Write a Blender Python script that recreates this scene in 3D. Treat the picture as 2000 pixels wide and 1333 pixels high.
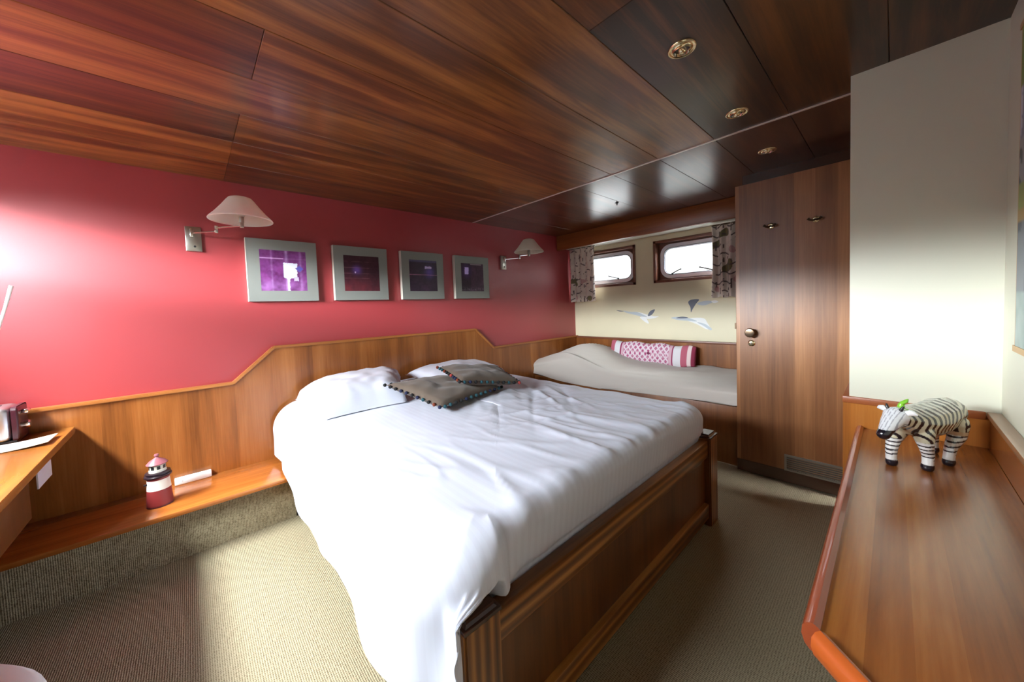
import bpy, bmesh, math, random
from mathutils import Vector, Matrix, noise
random.seed(7)
S = bpy.context.scene
for o in list(bpy.data.objects): bpy.data.objects.remove(o)
COL = S.collection

# ------------------------------------------------------------------ camera
cd = bpy.data.cameras.new('camera'); cam = bpy.data.objects.new('camera', cd); COL.objects.link(cam)
CP = Vector((-3.699488, -2.764806, 1.211177)); R_ = Vector((0.740278, -0.671228, -0.037982)); U_ = Vector((0.057322, 0.006727, 0.998333)); F_ = Vector((0.669853, 0.741221, -0.043456))
cam.matrix_world = Matrix(((R_.x, U_.x, -F_.x, CP.x), (R_.y, U_.y, -F_.y, CP.y), (R_.z, U_.z, -F_.z, CP.z), (0, 0, 0, 1)))
cd.sensor_width = 36; cd.sensor_fit = 'HORIZONTAL'
cd.lens = 682.438 / 2000 * 36
cd.shift_x = (1000 - 989.800) / 2000; cd.shift_y = (629.962 - 666.5) / 2000
cd.clip_start = 0.02; cd.clip_end = 200
S.camera = cam

# ------------------------------------------------------------------ world, light, exposure
EXPOSURE = 0.82
SKY = 210.0
SKY_Q = 30.0
W = bpy.data.worlds.new('overcast_sky'); S.world = W; W.use_nodes = True
nt = W.node_tree; nt.nodes.clear()
tc = nt.nodes.new('ShaderNodeTexCoord'); sep = nt.nodes.new('ShaderNodeSeparateXYZ')
rmp = nt.nodes.new('ShaderNodeValToRGB'); bg = nt.nodes.new('ShaderNodeBackground'); wo = nt.nodes.new('ShaderNodeOutputWorld')
nt.links.new(tc.outputs['Generated'], sep.inputs[0])
lowy = nt.nodes.new('ShaderNodeMapRange'); lowy.inputs['From Min'].default_value = -.55; lowy.inputs['From Max'].default_value = -.90   # open horizon astern (-y)
lowy.inputs['To Min'].default_value = 0; lowy.inputs['To Max'].default_value = .14
zadd = nt.nodes.new('ShaderNodeMath'); zadd.operation = 'ADD'
nt.links.new(sep.outputs['Y'], lowy.inputs['Value']); nt.links.new(sep.outputs['Z'], zadd.inputs[0]); nt.links.new(lowy.outputs[0], zadd.inputs[1])
nt.links.new(zadd.outputs[0], rmp.inputs[0])
cr = rmp.color_ramp
cr.elements[0].position = 0.0; cr.elements[0].color = (.020, .022, .025, 1)
cr.elements[1].position = 0.80; cr.elements[1].color = (.95, .98, 1.0, 1)
for ps_, cc in ((.095, (.025, .027, .030)), (.14, (.76, .79, .83)), (.20, (.50, .525, .55)), (.30, (.21, .22, .235)), (.58, (.40, .42, .45))):
    e = cr.elements.new(ps_); e.color = (*cc, 1)
# brighter half of the sky lies to port (-x), the quay side (+x) is duller
mr = nt.nodes.new('ShaderNodeMapRange'); mr.inputs['From Min'].default_value = -.65; mr.inputs['From Max'].default_value = .10
mr.inputs['To Min'].default_value = SKY; mr.inputs['To Max'].default_value = SKY_Q
nt.links.new(sep.outputs['X'], mr.inputs['Value']); nt.links.new(mr.outputs[0], bg.inputs['Strength'])
nt.links.new(rmp.outputs[0], bg.inputs[0]); nt.links.new(bg.outputs[0], wo.inputs[0])
S.view_settings.view_transform = 'Standard'; S.view_settings.look = 'None'
S.view_settings.exposure = EXPOSURE; S.view_settings.gamma = 1; S.view_settings.use_curve_mapping = False
try:
    S.cycles.use_denoising = True; S.cycles.denoiser = 'OPENIMAGEDENOISE'
    S.cycles.max_bounces = 10; S.cycles.diffuse_bounces = 3; S.cycles.glossy_bounces = 4
    S.cycles.transparent_max_bounces = 8; S.cycles.sample_clamp_indirect = 12
    S.cycles.caustics_reflective = False; S.cycles.caustics_refractive = False
except Exception: pass

H = 2.05            # ceiling height
LX = -4.72          # port side wall
RY = -3.005         # wall behind the long shelf
# window openings: (wall x, y0, y1, z0, z1)
W1 = (0.0, -0.79, -0.15, 1.455, 1.80)
W2 = (0.0, -1.83, -1.10, 1.455, 1.80)
W3 = (LX, -1.85, -1.08, 1.46, 1.86)
W4 = (LX, -0.82, -0.14, 1.46, 1.86)
def portal(name, x, y, z, sx, sz, rz):
    L = bpy.data.lights.new(name, 'AREA'); L.shape = 'RECTANGLE'; L.size = sx; L.size_y = sz
    L.cycles.is_portal = True
    o = bpy.data.objects.new(name, L); COL.objects.link(o)
    o.location = (x, y, z); o.rotation_euler = (math.pi/2, 0, rz)
for i, w in enumerate((W1, W2, W3, W4)):
    s = 1 if w[0] > -1 else -1
    portal('daylight_portal', w[0] - s*.02, (w[1]+w[2])/2, (w[3]+w[4])/2, w[2]-w[1]+.1, w[4]-w[3]+.1, s*math.pi/2)

# ------------------------------------------------------------------ mesh helpers
def root_of(o):
    p = Vector((0, 0, 0))
    while o is not None:
        p += o.location; o = o.parent
    return p
def setsmooth(me, ang):
    for p in me.polygons: p.use_smooth = True
    if ang is not None:
        try: me.set_sharp_from_angle(angle=math.radians(ang))
        except Exception: pass
def obj(name, bm, mat, parent=None, smooth=35, label=None, cat=None, group=None, kind=None, loc=None, col=None):
    bm.normal_update()
    if not getattr(bm, 'keepn', False): pass
    me = bpy.data.meshes.new(name)
    if col:
        cl = bm.verts.layers.float_color.new('col')
        for v in bm.verts: c = col(v.co); v[cl] = (c[0], c[1], c[2], 1)
    o = bpy.data.objects.new(name, None if False else me)
    if parent is not None:
        off = root_of(parent); bmesh.ops.translate(bm, vec=-off, verts=bm.verts); o.parent = parent
    elif loc is not None:
        bmesh.ops.translate(bm, vec=-Vector(loc), verts=bm.verts); o.location = loc
    bm.to_mesh(me); bm.free()
    if smooth is not None: setsmooth(me, smooth)
    for m in (mat if isinstance(mat, (list, tuple)) else [mat]): me.materials.append(m)
    COL.objects.link(o)
    tag(o, label, cat, group, kind)
    return o
def tag(o, label=None, cat=None, group=None, kind=None):
    if label: o['label'] = label
    if cat: o['category'] = cat
    if group: o['group'] = group
    if kind: o['kind'] = kind
def thing(name, label, cat, loc, group=None):
    o = bpy.data.objects.new(name, None); COL.objects.link(o); o.location = loc; o.empty_display_size = .05
    tag(o, label, cat, group); return o
def copytree(o, parent=None):
    c = o.copy(); COL.objects.link(c)
    if parent is not None: c.parent = parent
    for ch in list(o.children): copytree(ch, c)
    return c
def B(): return bmesh.new()
def box(bm, x0, x1, y0, y1, z0, z1, bev=0.0, seg=2, mi=0):
    t = B()
    bmesh.ops.create_cube(t, size=1)
    bmesh.ops.scale(t, vec=(abs(x1-x0), abs(y1-y0), abs(z1-z0)), verts=t.verts)
    bmesh.ops.translate(t, vec=((x0+x1)/2, (y0+y1)/2, (z0+z1)/2), verts=t.verts)
    if bev: bmesh.ops.bevel(t, geom=t.edges[:], offset=bev, segments=seg, affect='EDGES', profile=.5)
    merge(bm, t, mi); return bm
def merge(bm, t, mi=0, M=None):
    if M is not None: bmesh.ops.transform(t, matrix=M, verts=t.verts)
    mp = {}
    for v in t.verts: mp[v] = bm.verts.new(v.co)
    for f in t.faces:
        try:
            nf = bm.faces.new([mp[v] for v in f.verts]); nf.material_index = mi
        except ValueError: pass
    t.free()
def prism(bm, pts, ax, a0, a1, bev=0, mi=0):
    """polygon pts (2D) extruded along axis ax from a0 to a1"""
    def P(p, a):
        return {'x': (a, p[0], p[1]), 'y': (p[0], a, p[1]), 'z': (p[0], p[1], a)}[ax]
    t = B()
    v0 = [t.verts.new(P(p, a0)) for p in pts]; v1 = [t.verts.new(P(p, a1)) for p in pts]
    t.faces.new(v0); t.faces.new(v1[::-1])
    n = len(pts)
    for i in range(n): t.faces.new((v0[i], v0[(i+1) % n], v1[(i+1) % n], v1[i]))
    bmesh.ops.recalc_face_normals(t, faces=t.faces)
    if bev: bmesh.ops.bevel(t, geom=t.edges[:], offset=bev, segments=2, affect='EDGES', profile=.5)
    merge(bm, t, mi); return bm
def lathe(bm, prof, c=(0, 0, 0), n=32, mi=0, M=None):
    """prof = [(r,z)...] around +Z at c; M optional rotation"""
    t = B(); rings = []
    for r, z in prof:
        if r < 1e-6: rings.append([t.verts.new((0, 0, z))])
        else: rings.append([t.verts.new((r*math.cos(2*math.pi*i/n), r*math.sin(2*math.pi*i/n), z)) for i in range(n)])
    for a, b in zip(rings, rings[1:]):
        for i in range(n):
            j = (i+1) % n
            if len(a) == 1 and len(b) == 1: continue
            if len(a) == 1: t.faces.new((a[0], b[i], b[j]))
            elif len(b) == 1: t.faces.new((a[i], a[j], b[0]))
            else: t.faces.new((a[i], a[j], b[j], b[i]))
    bmesh.ops.recalc_face_normals(t, faces=t.faces)
    if M is not None: bmesh.ops.transform(t, matrix=M, verts=t.verts)
    bmesh.ops.translate(t, vec=c, verts=t.verts)
    merge(bm, t, mi); return bm
def tube(bm, pts, r, n=12, mi=0, cap=True):
    t = B(); rings = []; pts = [Vector(p) for p in pts]
    prev = None
    for i, p in enumerate(pts):
        d = (pts[min(i+1, len(pts)-1)] - pts[max(i-1, 0)]).normalized()
        a = prev if prev is not None else (Vector((0, 0, 1)) if abs(d.z) < .9 else Vector((1, 0, 0)))
        s = (a - d*a.dot(d)).normalized(); q = d.cross(s); prev = s
        rr = r[i] if isinstance(r, (list, tuple)) else r
        rings.append([t.verts.new(p + s*rr*math.cos(2*math.pi*k/n) + q*rr*math.sin(2*math.pi*k/n)) for k in range(n)])
    for a, b in zip(rings, rings[1:]):
        for k in range(n): t.faces.new((a[k], a[(k+1) % n], b[(k+1) % n], b[k]))
    if cap: t.faces.new(rings[0][::-1]); t.faces.new(rings[-1])
    bmesh.ops.recalc_face_normals(t, faces=t.faces)
    merge(bm, t, mi); return bm
def grid(bm, fn, nu, nv, mi=0, closed=False):
    vs = [[bm.verts.new(fn(i/nu, j/nv)) for j in range(nv+1)] for i in range(nu+1)]
    for i in range(nu):
        for j in range(nv):
            f = bm.faces.new((vs[i][j], vs[i+1][j], vs[i+1][j+1], vs[i][j+1])); f.material_index = mi
    return vs
def rrect(y0, y1, z0, z1, r, n=8):
    pts = []
    for cy, cz, a0 in ((y1-r, z1-r, 0), (y0+r, z1-r, 90), (y0+r, z0+r, 180), (y1-r, z0+r, 270)):
        for k in range(n+1):
            a = math.radians(a0 + 90*k/n); pts.append((cy + r*math.cos(a), cz + r*math.sin(a)))
    return pts
def ring_wall(bm, inner, outer, x0, x1, mi=0):
    """frame between two loops of equal count, from x0 to x1"""
    t = B(); n = len(inner)
    I0 = [t.verts.new((x0, *p)) for p in inner]; O0 = [t.verts.new((x0, *p)) for p in outer]
    I1 = [t.verts.new((x1, *p)) for p in inner]; O1 = [t.verts.new((x1, *p)) for p in outer]
    for i in range(n):
        j = (i+1) % n
        t.faces.new((I0[i], I0[j], O0[j], O0[i])); t.faces.new((I1[i], O1[i], O1[j], I1[j]))
        t.faces.new((I0[i], I1[i], I1[j], I0[j])); t.faces.new((O0[i], O0[j], O1[j], O1[i]))
    bmesh.ops.recalc_face_normals(t, faces=t.faces)
    merge(bm, t, mi)
def nz(x, y, z=0.0): return noise.noise(Vector((x, y, z)))
def fbm(x, y, z=0.0, o=3):
    s = 0; a = 1; t = 0
    for i in range(o): s += a*nz(x*2**i, y*2**i, z+i*7.3); t += a; a *= .5
    return s/t

# ------------------------------------------------------------------ materials
MATS = {}
def newmat(name):
    m = bpy.data.materials.new(name); m.use_nodes = True; n = m.node_tree
    return m, n, n.nodes['Principled BSDF']
def plain(name, c, rough=.5, metal=0, coat=0, bump=0, bscale=60, spec=.5, sheen=0, var=0):
    m, n, p = newmat(name)
    p.inputs['Base Color'].default_value = (*c, 1); p.inputs['Roughness'].default_value = rough
    p.inputs['Metallic'].default_value = metal; p.inputs['Coat Weight'].default_value = coat
    p.inputs['Specular IOR Level'].default_value = spec; p.inputs['Sheen Weight'].default_value = sheen
    tc = n.nodes.new('ShaderNodeTexCoord')
    nx = n.nodes.new('ShaderNodeTexNoise'); nx.inputs['Scale'].default_value = bscale; nx.inputs['Detail'].default_value = 3
    n.links.new(tc.outputs['Object'], nx.inputs['Vector'])
    if bump:
        b = n.nodes.new('ShaderNodeBump'); b.inputs['Strength'].default_value = bump; b.inputs['Distance'].default_value = .002
        n.links.new(nx.outputs['Fac'], b.inputs['Height']); n.links.new(b.outputs[0], p.inputs['Normal'])
    if var:
        n2 = n.nodes.new('ShaderNodeTexNoise'); n2.inputs['Scale'].default_value = 3; n.links.new(tc.outputs['Object'], n2.inputs['Vector'])
        hs = n.nodes.new('ShaderNodeMapRange'); hs.inputs['To Min'].default_value = 1-var; hs.inputs['To Max'].default_value = 1+var
        n.links.new(n2.outputs['Fac'], hs.inputs['Value'])
        mx = n.nodes.new('ShaderNodeMix'); mx.data_type = 'RGBA'; mx.blend_type = 'MULTIPLY'; mx.inputs[0].default_value = 1
        mx.inputs[6].default_value = (*c, 1); n.links.new(hs.outputs[0], mx.inputs[7]); n.links.new(mx.outputs[2], p.inputs['Base Color'])
    return m
def vcol(name, rough=.5, bump=0, bscale=200, coat=0, metal=0, sheen=0):
    m = plain(name, (1, 1, 1), rough, metal, coat, bump, bscale, sheen=sheen); n = m.node_tree
    a = n.nodes.new('ShaderNodeVertexColor'); a.layer_name = 'col'
    n.links.new(a.outputs[0], n.nodes['Principled BSDF'].inputs['Base Color']); return m
def wood(name, dark, mid, light, grain='x', across='y', strip=.12, stripvar=.35, rough=.28, coat=.3, gs=1.0, vc=False, ring=0.0, streak=1.0, crough=.22):
    """procedural veneer: stretched noise along `grain`, random tone per strip along `across`"""
    m, n, p = newmat(name); N = n.nodes; L = n.links
    tc = N.new('ShaderNodeTexCoord'); mp = N.new('ShaderNodeMapping')
    sc = {'x': 9, 'y': 9, 'z': 9}; sc[grain] = .7
    mp.inputs['Scale'].default_value = tuple(v*gs for v in (sc['x'], sc['y'], sc['z']))
    L.new(tc.outputs['Object'], mp.inputs['Vector'])
    # low frequency warp
    wn = N.new('ShaderNodeTexNoise'); wn.inputs['Scale'].default_value = .8; wn.inputs['Detail'].default_value = 2
    L.new(mp.outputs[0], wn.inputs['Vector'])
    add = N.new('ShaderNodeVectorMath'); add.operation = 'ADD'
    scl = N.new('ShaderNodeVectorMath'); scl.operation = 'SCALE'; scl.inputs['Scale'].default_value = .9
    L.new(wn.outputs['Color'], scl.inputs[0]); L.new(scl.outputs[0], add.inputs[0]); L.new(mp.outputs[0], add.inputs[1])
    n1 = N.new('ShaderNodeTexNoise'); n1.inputs['Scale'].default_value = 1.3; n1.inputs['Detail'].default_value = 7; n1.inputs['Roughness'].default_value = .62
    L.new(add.outputs[0], n1.inputs['Vector'])
    mp2 = N.new('ShaderNodeMapping'); sc2 = {'x': 130, 'y': 130, 'z': 130}; sc2[grain] = 3
    mp2.inputs['Scale'].default_value = (sc2['x'], sc2['y'], sc2['z']); L.new(tc.outputs['Object'], mp2.inputs['Vector'])
    n2 = N.new('ShaderNodeTexNoise'); n2.inputs['Scale'].default_value = 1.0; n2.inputs['Detail'].default_value = 3
    L.new(mp2.outputs[0], n2.inputs['Vector'])
    # strips
    sp = N.new('ShaderNodeSeparateXYZ'); L.new(tc.outputs['Object'], sp.inputs[0])
    dv = N.new('ShaderNodeMath'); dv.operation = 'DIVIDE'; dv.inputs[1].default_value = strip; L.new(sp.outputs[across.upper()], dv.inputs[0])
    fl = N.new('ShaderNodeMath'); fl.operation = 'FLOOR'; L.new(dv.outputs[0], fl.inputs[0])
    wh = N.new('ShaderNodeTexWhiteNoise'); wh.noise_dimensions = '1D'; L.new(fl.outputs[0], wh.inputs['W'])
    def math_(op, a, b):
        q = N.new('ShaderNodeMath'); q.operation = op
        for i, v in enumerate((a, b)):
            if isinstance(v, (int, float)): q.inputs[i].default_value = v
            else: L.new(v, q.inputs[i])
        return q.outputs[0]
    f = math_('MULTIPLY', math_('SUBTRACT', n1.outputs['Fac'], .5), 2.0*streak)
    f = math_('ADD', f, math_('MULTIPLY', math_('SUBTRACT', wh.outputs['Value'], .5), stripvar))
    f = math_('ADD', f, math_('MULTIPLY', math_('SUBTRACT', n2.outputs['Fac'], .5), .55))
    if ring:
        wv = N.new('ShaderNodeTexWave'); wv.wave_type = 'BANDS'; wv.bands_direction = across.upper()
        wv.inputs['Scale'].default_value = ring; wv.inputs['Distortion'].default_value = 5; wv.inputs['Detail'].default_value = 2
        wv.inputs['Detail Scale'].default_value = .6
        mp3 = N.new('ShaderNodeMapping'); s3 = {'x': 1, 'y': 1, 'z': 1}; s3[grain] = .12
        mp3.inputs['Scale'].default_value = (s3['x'], s3['y'], s3['z']); L.new(tc.outputs['Object'], mp3.inputs['Vector']); L.new(mp3.outputs[0], wv.inputs['Vector'])
        f = math_('ADD', f, math_('MULTIPLY', math_('SUBTRACT', wv.outputs['Fac'], .5), .8))
    if vc:
        a = N.new('ShaderNodeVertexColor'); a.layer_name = 'col'
        f = math_('ADD', f, math_('SUBTRACT', math_('MULTIPLY', a.outputs[0], 2.0), 1.0))
    f = math_('ADD', math_('MULTIPLY', f, .5), .5)
    rp = N.new('ShaderNodeValToRGB'); L.new(f, rp.inputs[0])
    rp.color_ramp.elements[0].position = .12; rp.color_ramp.elements[0].color = (*dark, 1)
    rp.color_ramp.elements[1].position = .88; rp.color_ramp.elements[1].color = (*light, 1)
    q = rp.color_ramp.elements.new(.5); q.color = (*mid, 1)
    L.new(rp.outputs[0], p.inputs['Base Color'])
    p.inputs['Roughness'].default_value = rough; p.inputs['Coat Weight'].default_value = coat; p.inputs['Coat Roughness'].default_value = crough
    b = N.new('ShaderNodeBump'); b.inputs['Strength'].default_value = .06; b.inputs['Distance'].default_value = .002
    L.new(n2.outputs['Fac'], b.inputs['Height']); L.new(b.outputs[0], p.inputs['Normal'])
    return m
MAH = ((.10, .022, .006), (.30, .085, .018), (.50, .17, .04))
M_ceil = wood('ceiling_mahogany', (.026, .009, .003), (.135, .043, .009), (.38, .145, .030), 'x', 'y', 9.0, 0, rough=.30, coat=.30, gs=1.15, vc=True, crough=.15, streak=1.5)
M_ceil2 = wood('ceiling_mahogany_glossy', (.030, .010, .005), (.085, .028, .011), (.19, .068, .024), 'x', 'y', 9.0, 0, rough=.28, coat=.45, gs=.9, vc=True, crough=.22)
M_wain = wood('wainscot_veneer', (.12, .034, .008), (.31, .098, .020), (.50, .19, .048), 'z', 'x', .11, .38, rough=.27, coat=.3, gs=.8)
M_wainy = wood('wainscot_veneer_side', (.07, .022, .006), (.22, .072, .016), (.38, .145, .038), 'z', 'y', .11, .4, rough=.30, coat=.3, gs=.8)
M_railx = wood('rail_wood_lengthwise', (.20, .06, .014), (.42, .15, .035), (.58, .24, .07), 'x', 'z', 3, 0, rough=.32, coat=.2)
M_raily = wood('rail_wood_crosswise', (.13, .035, .010), (.32, .10, .025), (.48, .18, .05), 'y', 'z', 3, 0, rough=.32, coat=.2)
M_desk = wood('desk_cherry', (.14, .036, .008), (.37, .115, .020), (.60, .24, .05), 'x', 'y', .050, .55, rough=.26, coat=.35, gs=1.3, crough=.22)
M_desky = wood('side_desk_cherry', (.25, .07, .012), (.52, .19, .035), (.70, .32, .07), 'y', 'x', .2, .3, rough=.22, coat=.4, gs=.8)
M_lip = plain('red_hardwood_edge', (.40, .085, .030), .25, coat=.4)
M_lipo = plain('orange_hardwood_edge', (.62, .13, .025), .28, coat=.3)
M_door = wood('door_walnut_veneer', (.13, .048, .019), (.34, .142, .052), (.60, .29, .115), 'z', 'y', .098, .75, rough=.33, coat=.3, gs=1.2, streak=.6, crough=.3)
M_bed = wood('bed_dark_wood', (.05, .016, .005), (.16, .052, .012), (.28, .10, .024), 'z', 'x', .2, .3, rough=.30, coat=.25, ring=0)
M_bedr = wood('bed_pine_rail', (.04, .012, .004), (.22, .075, .016), (.56, .24, .055), 'x', 'z', 3, 0, rough=.30, coat=.25, ring=9)
M_bedp = wood('bed_pine_post', (.04, .012, .004), (.22, .075, .016), (.56, .24, .055), 'z', 'x', 3, 0, rough=.30, coat=.25, ring=12)
M_dark = plain('dark_stained_wood', (.06, .022, .012), .25, coat=.3)
M_frame = wood('window_frame_wood', (.07, .022, .012), (.16, .052, .025), (.26, .10, .05), 'y', 'z', 3, 0, rough=.4, coat=.1)
M_red = plain('red_satin_paint', (.385, .040, .048), .38, bump=.06, bscale=220, spec=1.0)
M_cream = plain('cream_wall_paint', (.66, .60, .42), .5, bump=.05, var=.08)
M_white = plain('white_wall_paint', (.74, .735, .61), .5, bump=.05)
M_carpet, n, p = newmat('ribbed_beige_carpet'); N = n.nodes; L = n.links
tcx = N.new('ShaderNodeTexCoord'); mpx = N.new('ShaderNodeMapping'); mpx.inputs['Rotation'].default_value = (0, 0, 0)
L.new(tcx.outputs['Object'], mpx.inputs['Vector'])
wv = N.new('ShaderNodeTexWave'); wv.inputs['Scale'].default_value = 48; wv.inputs['Distortion'].default_value = 1.6; wv.inputs['Detail'].default_value = 2; wv.inputs['Detail Scale'].default_value = 6
L.new(mpx.outputs[0], wv.inputs['Vector'])
wv2 = N.new('ShaderNodeTexWave'); wv2.bands_direction = 'Y'; wv2.inputs['Scale'].default_value = 40; wv2.inputs['Distortion'].default_value = 2; L.new(mpx.outputs[0], wv2.inputs['Vector'])
nx = N.new('ShaderNodeTexNoise'); nx.inputs['Scale'].default_value = 160; nx.inputs['Detail'].default_value = 4; L.new(tcx.outputs['Object'], nx.inputs['Vector'])
ad = N.new('ShaderNodeMath'); ad.operation = 'MULTIPLY_ADD'; ad.inputs[1].default_value = .45
L.new(wv.outputs['Fac'], ad.inputs[0]); L.new(nx.outputs['Fac'], ad.inputs[2])
ad2 = N.new('ShaderNodeMath'); ad2.operation = 'MULTIPLY_ADD'; ad2.inputs[1].default_value = .3; L.new(wv2.outputs['Fac'], ad2.inputs[0]); L.new(ad.outputs[0], ad2.inputs[2])
rp = N.new('ShaderNodeValToRGB'); L.new(ad2.outputs[0], rp.inputs[0])
rp.color_ramp.elements[0].position = .45; rp.color_ramp.elements[0].color = (.14, .102, .052, 1)
rp.color_ramp.elements[1].position = 1.15; rp.color_ramp.elements[1].color = (.42, .36, .235, 1)
L.new(rp.outputs[0], p.inputs['Base Color']); p.inputs['Roughness'].default_value = .95
b = N.new('ShaderNodeBump'); b.inputs['Strength'].default_value = .7; b.inputs['Distance'].default_value = .004
L.new(ad2.outputs[0], b.inputs['Height']); L.new(b.outputs[0], p.inputs['Normal'])
M_duvet, n, p = newmat('white_satin_stripe_cotton'); N = n.nodes; L = n.links
tcx = N.new('ShaderNodeTexCoord'); wv = N.new('ShaderNodeTexWave'); wv.bands_direction = 'X'; wv.inputs['Scale'].default_value = 11; wv.inputs['Distortion'].default_value = .3
L.new(tcx.outputs['Object'], wv.inputs['Vector'])
rp = N.new('ShaderNodeValToRGB'); L.new(wv.outputs['Fac'], rp.inputs[0])
rp.color_ramp.elements[0].color = (.68, .70, .80, 1); rp.color_ramp.elements[1].color = (.705, .73, .83, 1)
rp.color_ramp.elements[0].position = .42; rp.color_ramp.elements[1].position = .58
L.new(rp.outputs[0], p.inputs['Base Color']); p.inputs['Roughness'].default_value = .6; p.inputs['Sheen Weight'].default_value = .15
M_pillow = plain('white_cotton', (.73, .75, .84), .65, sheen=.15)
M_mattress = plain('pale_mattress_ticking', (.55, .50, .42), .8)
M_blanket = plain('beige_blanket_cotton', (.60, .55, .50), .8, bump=.15, bscale=300, sheen=.2)
M_linen = plain('brown_linen', (.145, .108, .078), .9, bump=.6, bscale=350, sheen=.2, var=.15)
M_linenback = plain('cream_linen_back', (.62, .55, .47), .9)
M_brass = plain('polished_brass', (.88, .74, .46), .16, metal=1)
M_darkbrass = plain('aged_brass', (.11, .075, .05), .28, metal=1)
M_steel = plain('brushed_nickel', (.50, .48, .43), .28, metal=1, bump=.05)
M_nickel = plain('bright_nickel', (.75, .73, .70), .15, metal=1)
M_alu = plain('window_aluminium', (.80, .82, .88), .35, metal=.1)
M_rubber = plain('black_rubber', (.012, .012, .014), .6)
M_shade = plain('white_fabric_shade', (.93, .91, .85), .8)
M_shadein = plain('cream_shade_lining', (.90, .86, .74), .8)
for m_ in (M_shade, M_shadein):
    n = m_.node_tree; N = n.nodes; p = N['Principled BSDF']; o_ = N['Material Output']; mx = N.new('ShaderNodeMixShader'); tl = N.new('ShaderNodeBsdfTranslucent')
    tl.inputs[0].default_value = (.95, .93, .86, 1); mx.inputs[0].default_value = .62
    n.links.new(p.outputs[0], mx.inputs[1]); n.links.new(tl.outputs[0], mx.inputs[2]); n.links.new(mx.outputs[0], o_.inputs[0])
M_plast = plain('white_plastic', (.82, .82, .82), .35)
M_paper = plain('grey_printed_paper', (.60, .58, .56), .6)
M_card = plain('pale_grey_card', (.52, .50, .54), .6)
M_silver = plain('brushed_silver_metal', (.62, .60, .62), .30, metal=.9)
M_blackp = plain('black_plastic', (.02, .018, .02), .3)
M_maroon = plain('maroon_plastic', (.055, .012, .02), .25)
M_pframe = plain('silver_grey_canvas_edge', (.25, .26, .235), .5, metal=.15, bump=.2, bscale=60, var=.12)
M_pedge = plain('pale_canvas_side', (.62, .58, .50), .7)
M_art = vcol('abstract_paint', .35, bump=.15, bscale=90)
M_bigart = vcol('landscape_paint', .45)
M_gold = plain('light_wooden_frame', (.60, .35, .13), .4)
M_curt = vcol('printed_cotton_curtain', .85, sheen=.2)
M_bolster = vcol('woven_bolster_fabric', .9, bump=.2, bscale=500)
M_zebra = vcol('glazed_ceramic', .22, coat=.6)
M_green = plain('green_glaze', (.25, .62, .04), .25, coat=.5)
M_lh = vcol('painted_lighthouse', .4)
M_grille = plain('painted_metal_grille', (.30, .28, .23), .4, metal=.5)
M_strip = plain('ceiling_joint_metal', (.80, .70, .66), .35, metal=.3)
M_stone = plain('pale_quay_stone', (.12, .118, .115), .9, bump=1.0, bscale=7, var=.2)
M_gull = vcol('mural_gull_paint', .6)
M_glass = bpy.data.materials.new('clear_window_glass'); M_glass.use_nodes = True
n = M_glass.node_tree; n.nodes.clear(); N = n.nodes
ou = N.new('ShaderNodeOutputMaterial'); mx = N.new('ShaderNodeMixShader'); tr = N.new('ShaderNodeBsdfTransparent'); gl = N.new('ShaderNodeBsdfGlossy'); fr = N.new('ShaderNodeFresnel')
gl.inputs['Roughness'].default_value = .02; tr.inputs[0].default_value = (.95, .97, .97, 1); 
ge = N.new('ShaderNodeNewGeometry'); ior = N.new('ShaderNodeMapRange'); ior.inputs['To Min'].default_value = 1.45; ior.inputs['To Max'].default_value = 1/1.45
n.links.new(ge.outputs['Backfacing'], ior.inputs['Value']); n.links.new(ior.outputs[0], fr.inputs[0])
n.links.new(fr.outputs[0], mx.inputs[0]); n.links.new(tr.outputs[0], mx.inputs[1]); n.links.new(gl.outputs[0], mx.inputs[2]); n.links.new(mx.outputs[0], ou.inputs[0])

# ------------------------------------------------------------------ room shell
def struct(name, bm, m, **k): return obj(name, bm, m, kind='structure', **k)
struct('floor', box(B(), LX-.1, .3, RY-.1, .1, -.06, 0), M_carpet)
# ceiling: planks along x, tone per plank
def plank_ceiling(name, x0, x1, rows, mat):
    bm = B(); cl = bm.verts.layers.float_color.new('col')
    for (ya, yb, segs) in rows:
        for (xa, xb, tone) in segs:
            a = max(xa, x0); b_ = min(xb, x1)
            if b_ <= a: continue
            t = B(); bmesh.ops.create_cube(t, size=1)
            bmesh.ops.scale(t, vec=(b_-a-.0012, yb-ya-.0015, .03), verts=t.verts); bmesh.ops.translate(t, vec=((a+b_)/2, (ya+yb)/2, H+.015), verts=t.verts)
            bmesh.ops.bevel(t, geom=[e for e in t.edges if all(v.co.z < H+.01 for v in e.verts)], offset=.0015, segments=1, affect='EDGES')
            n0 = len(bm.verts); merge(bm, t); bm.verts.ensure_lookup_table()
            for v in bm.verts[n0:]: v[cl] = (tone, tone, tone, 1)
    box(bm, x0, x1, rows[0][0] if rows[0][0] < rows[-1][0] else rows[-1][0], .02, H+.02, H+.08)
    return struct(name, bm, mat, smooth=None)
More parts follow.
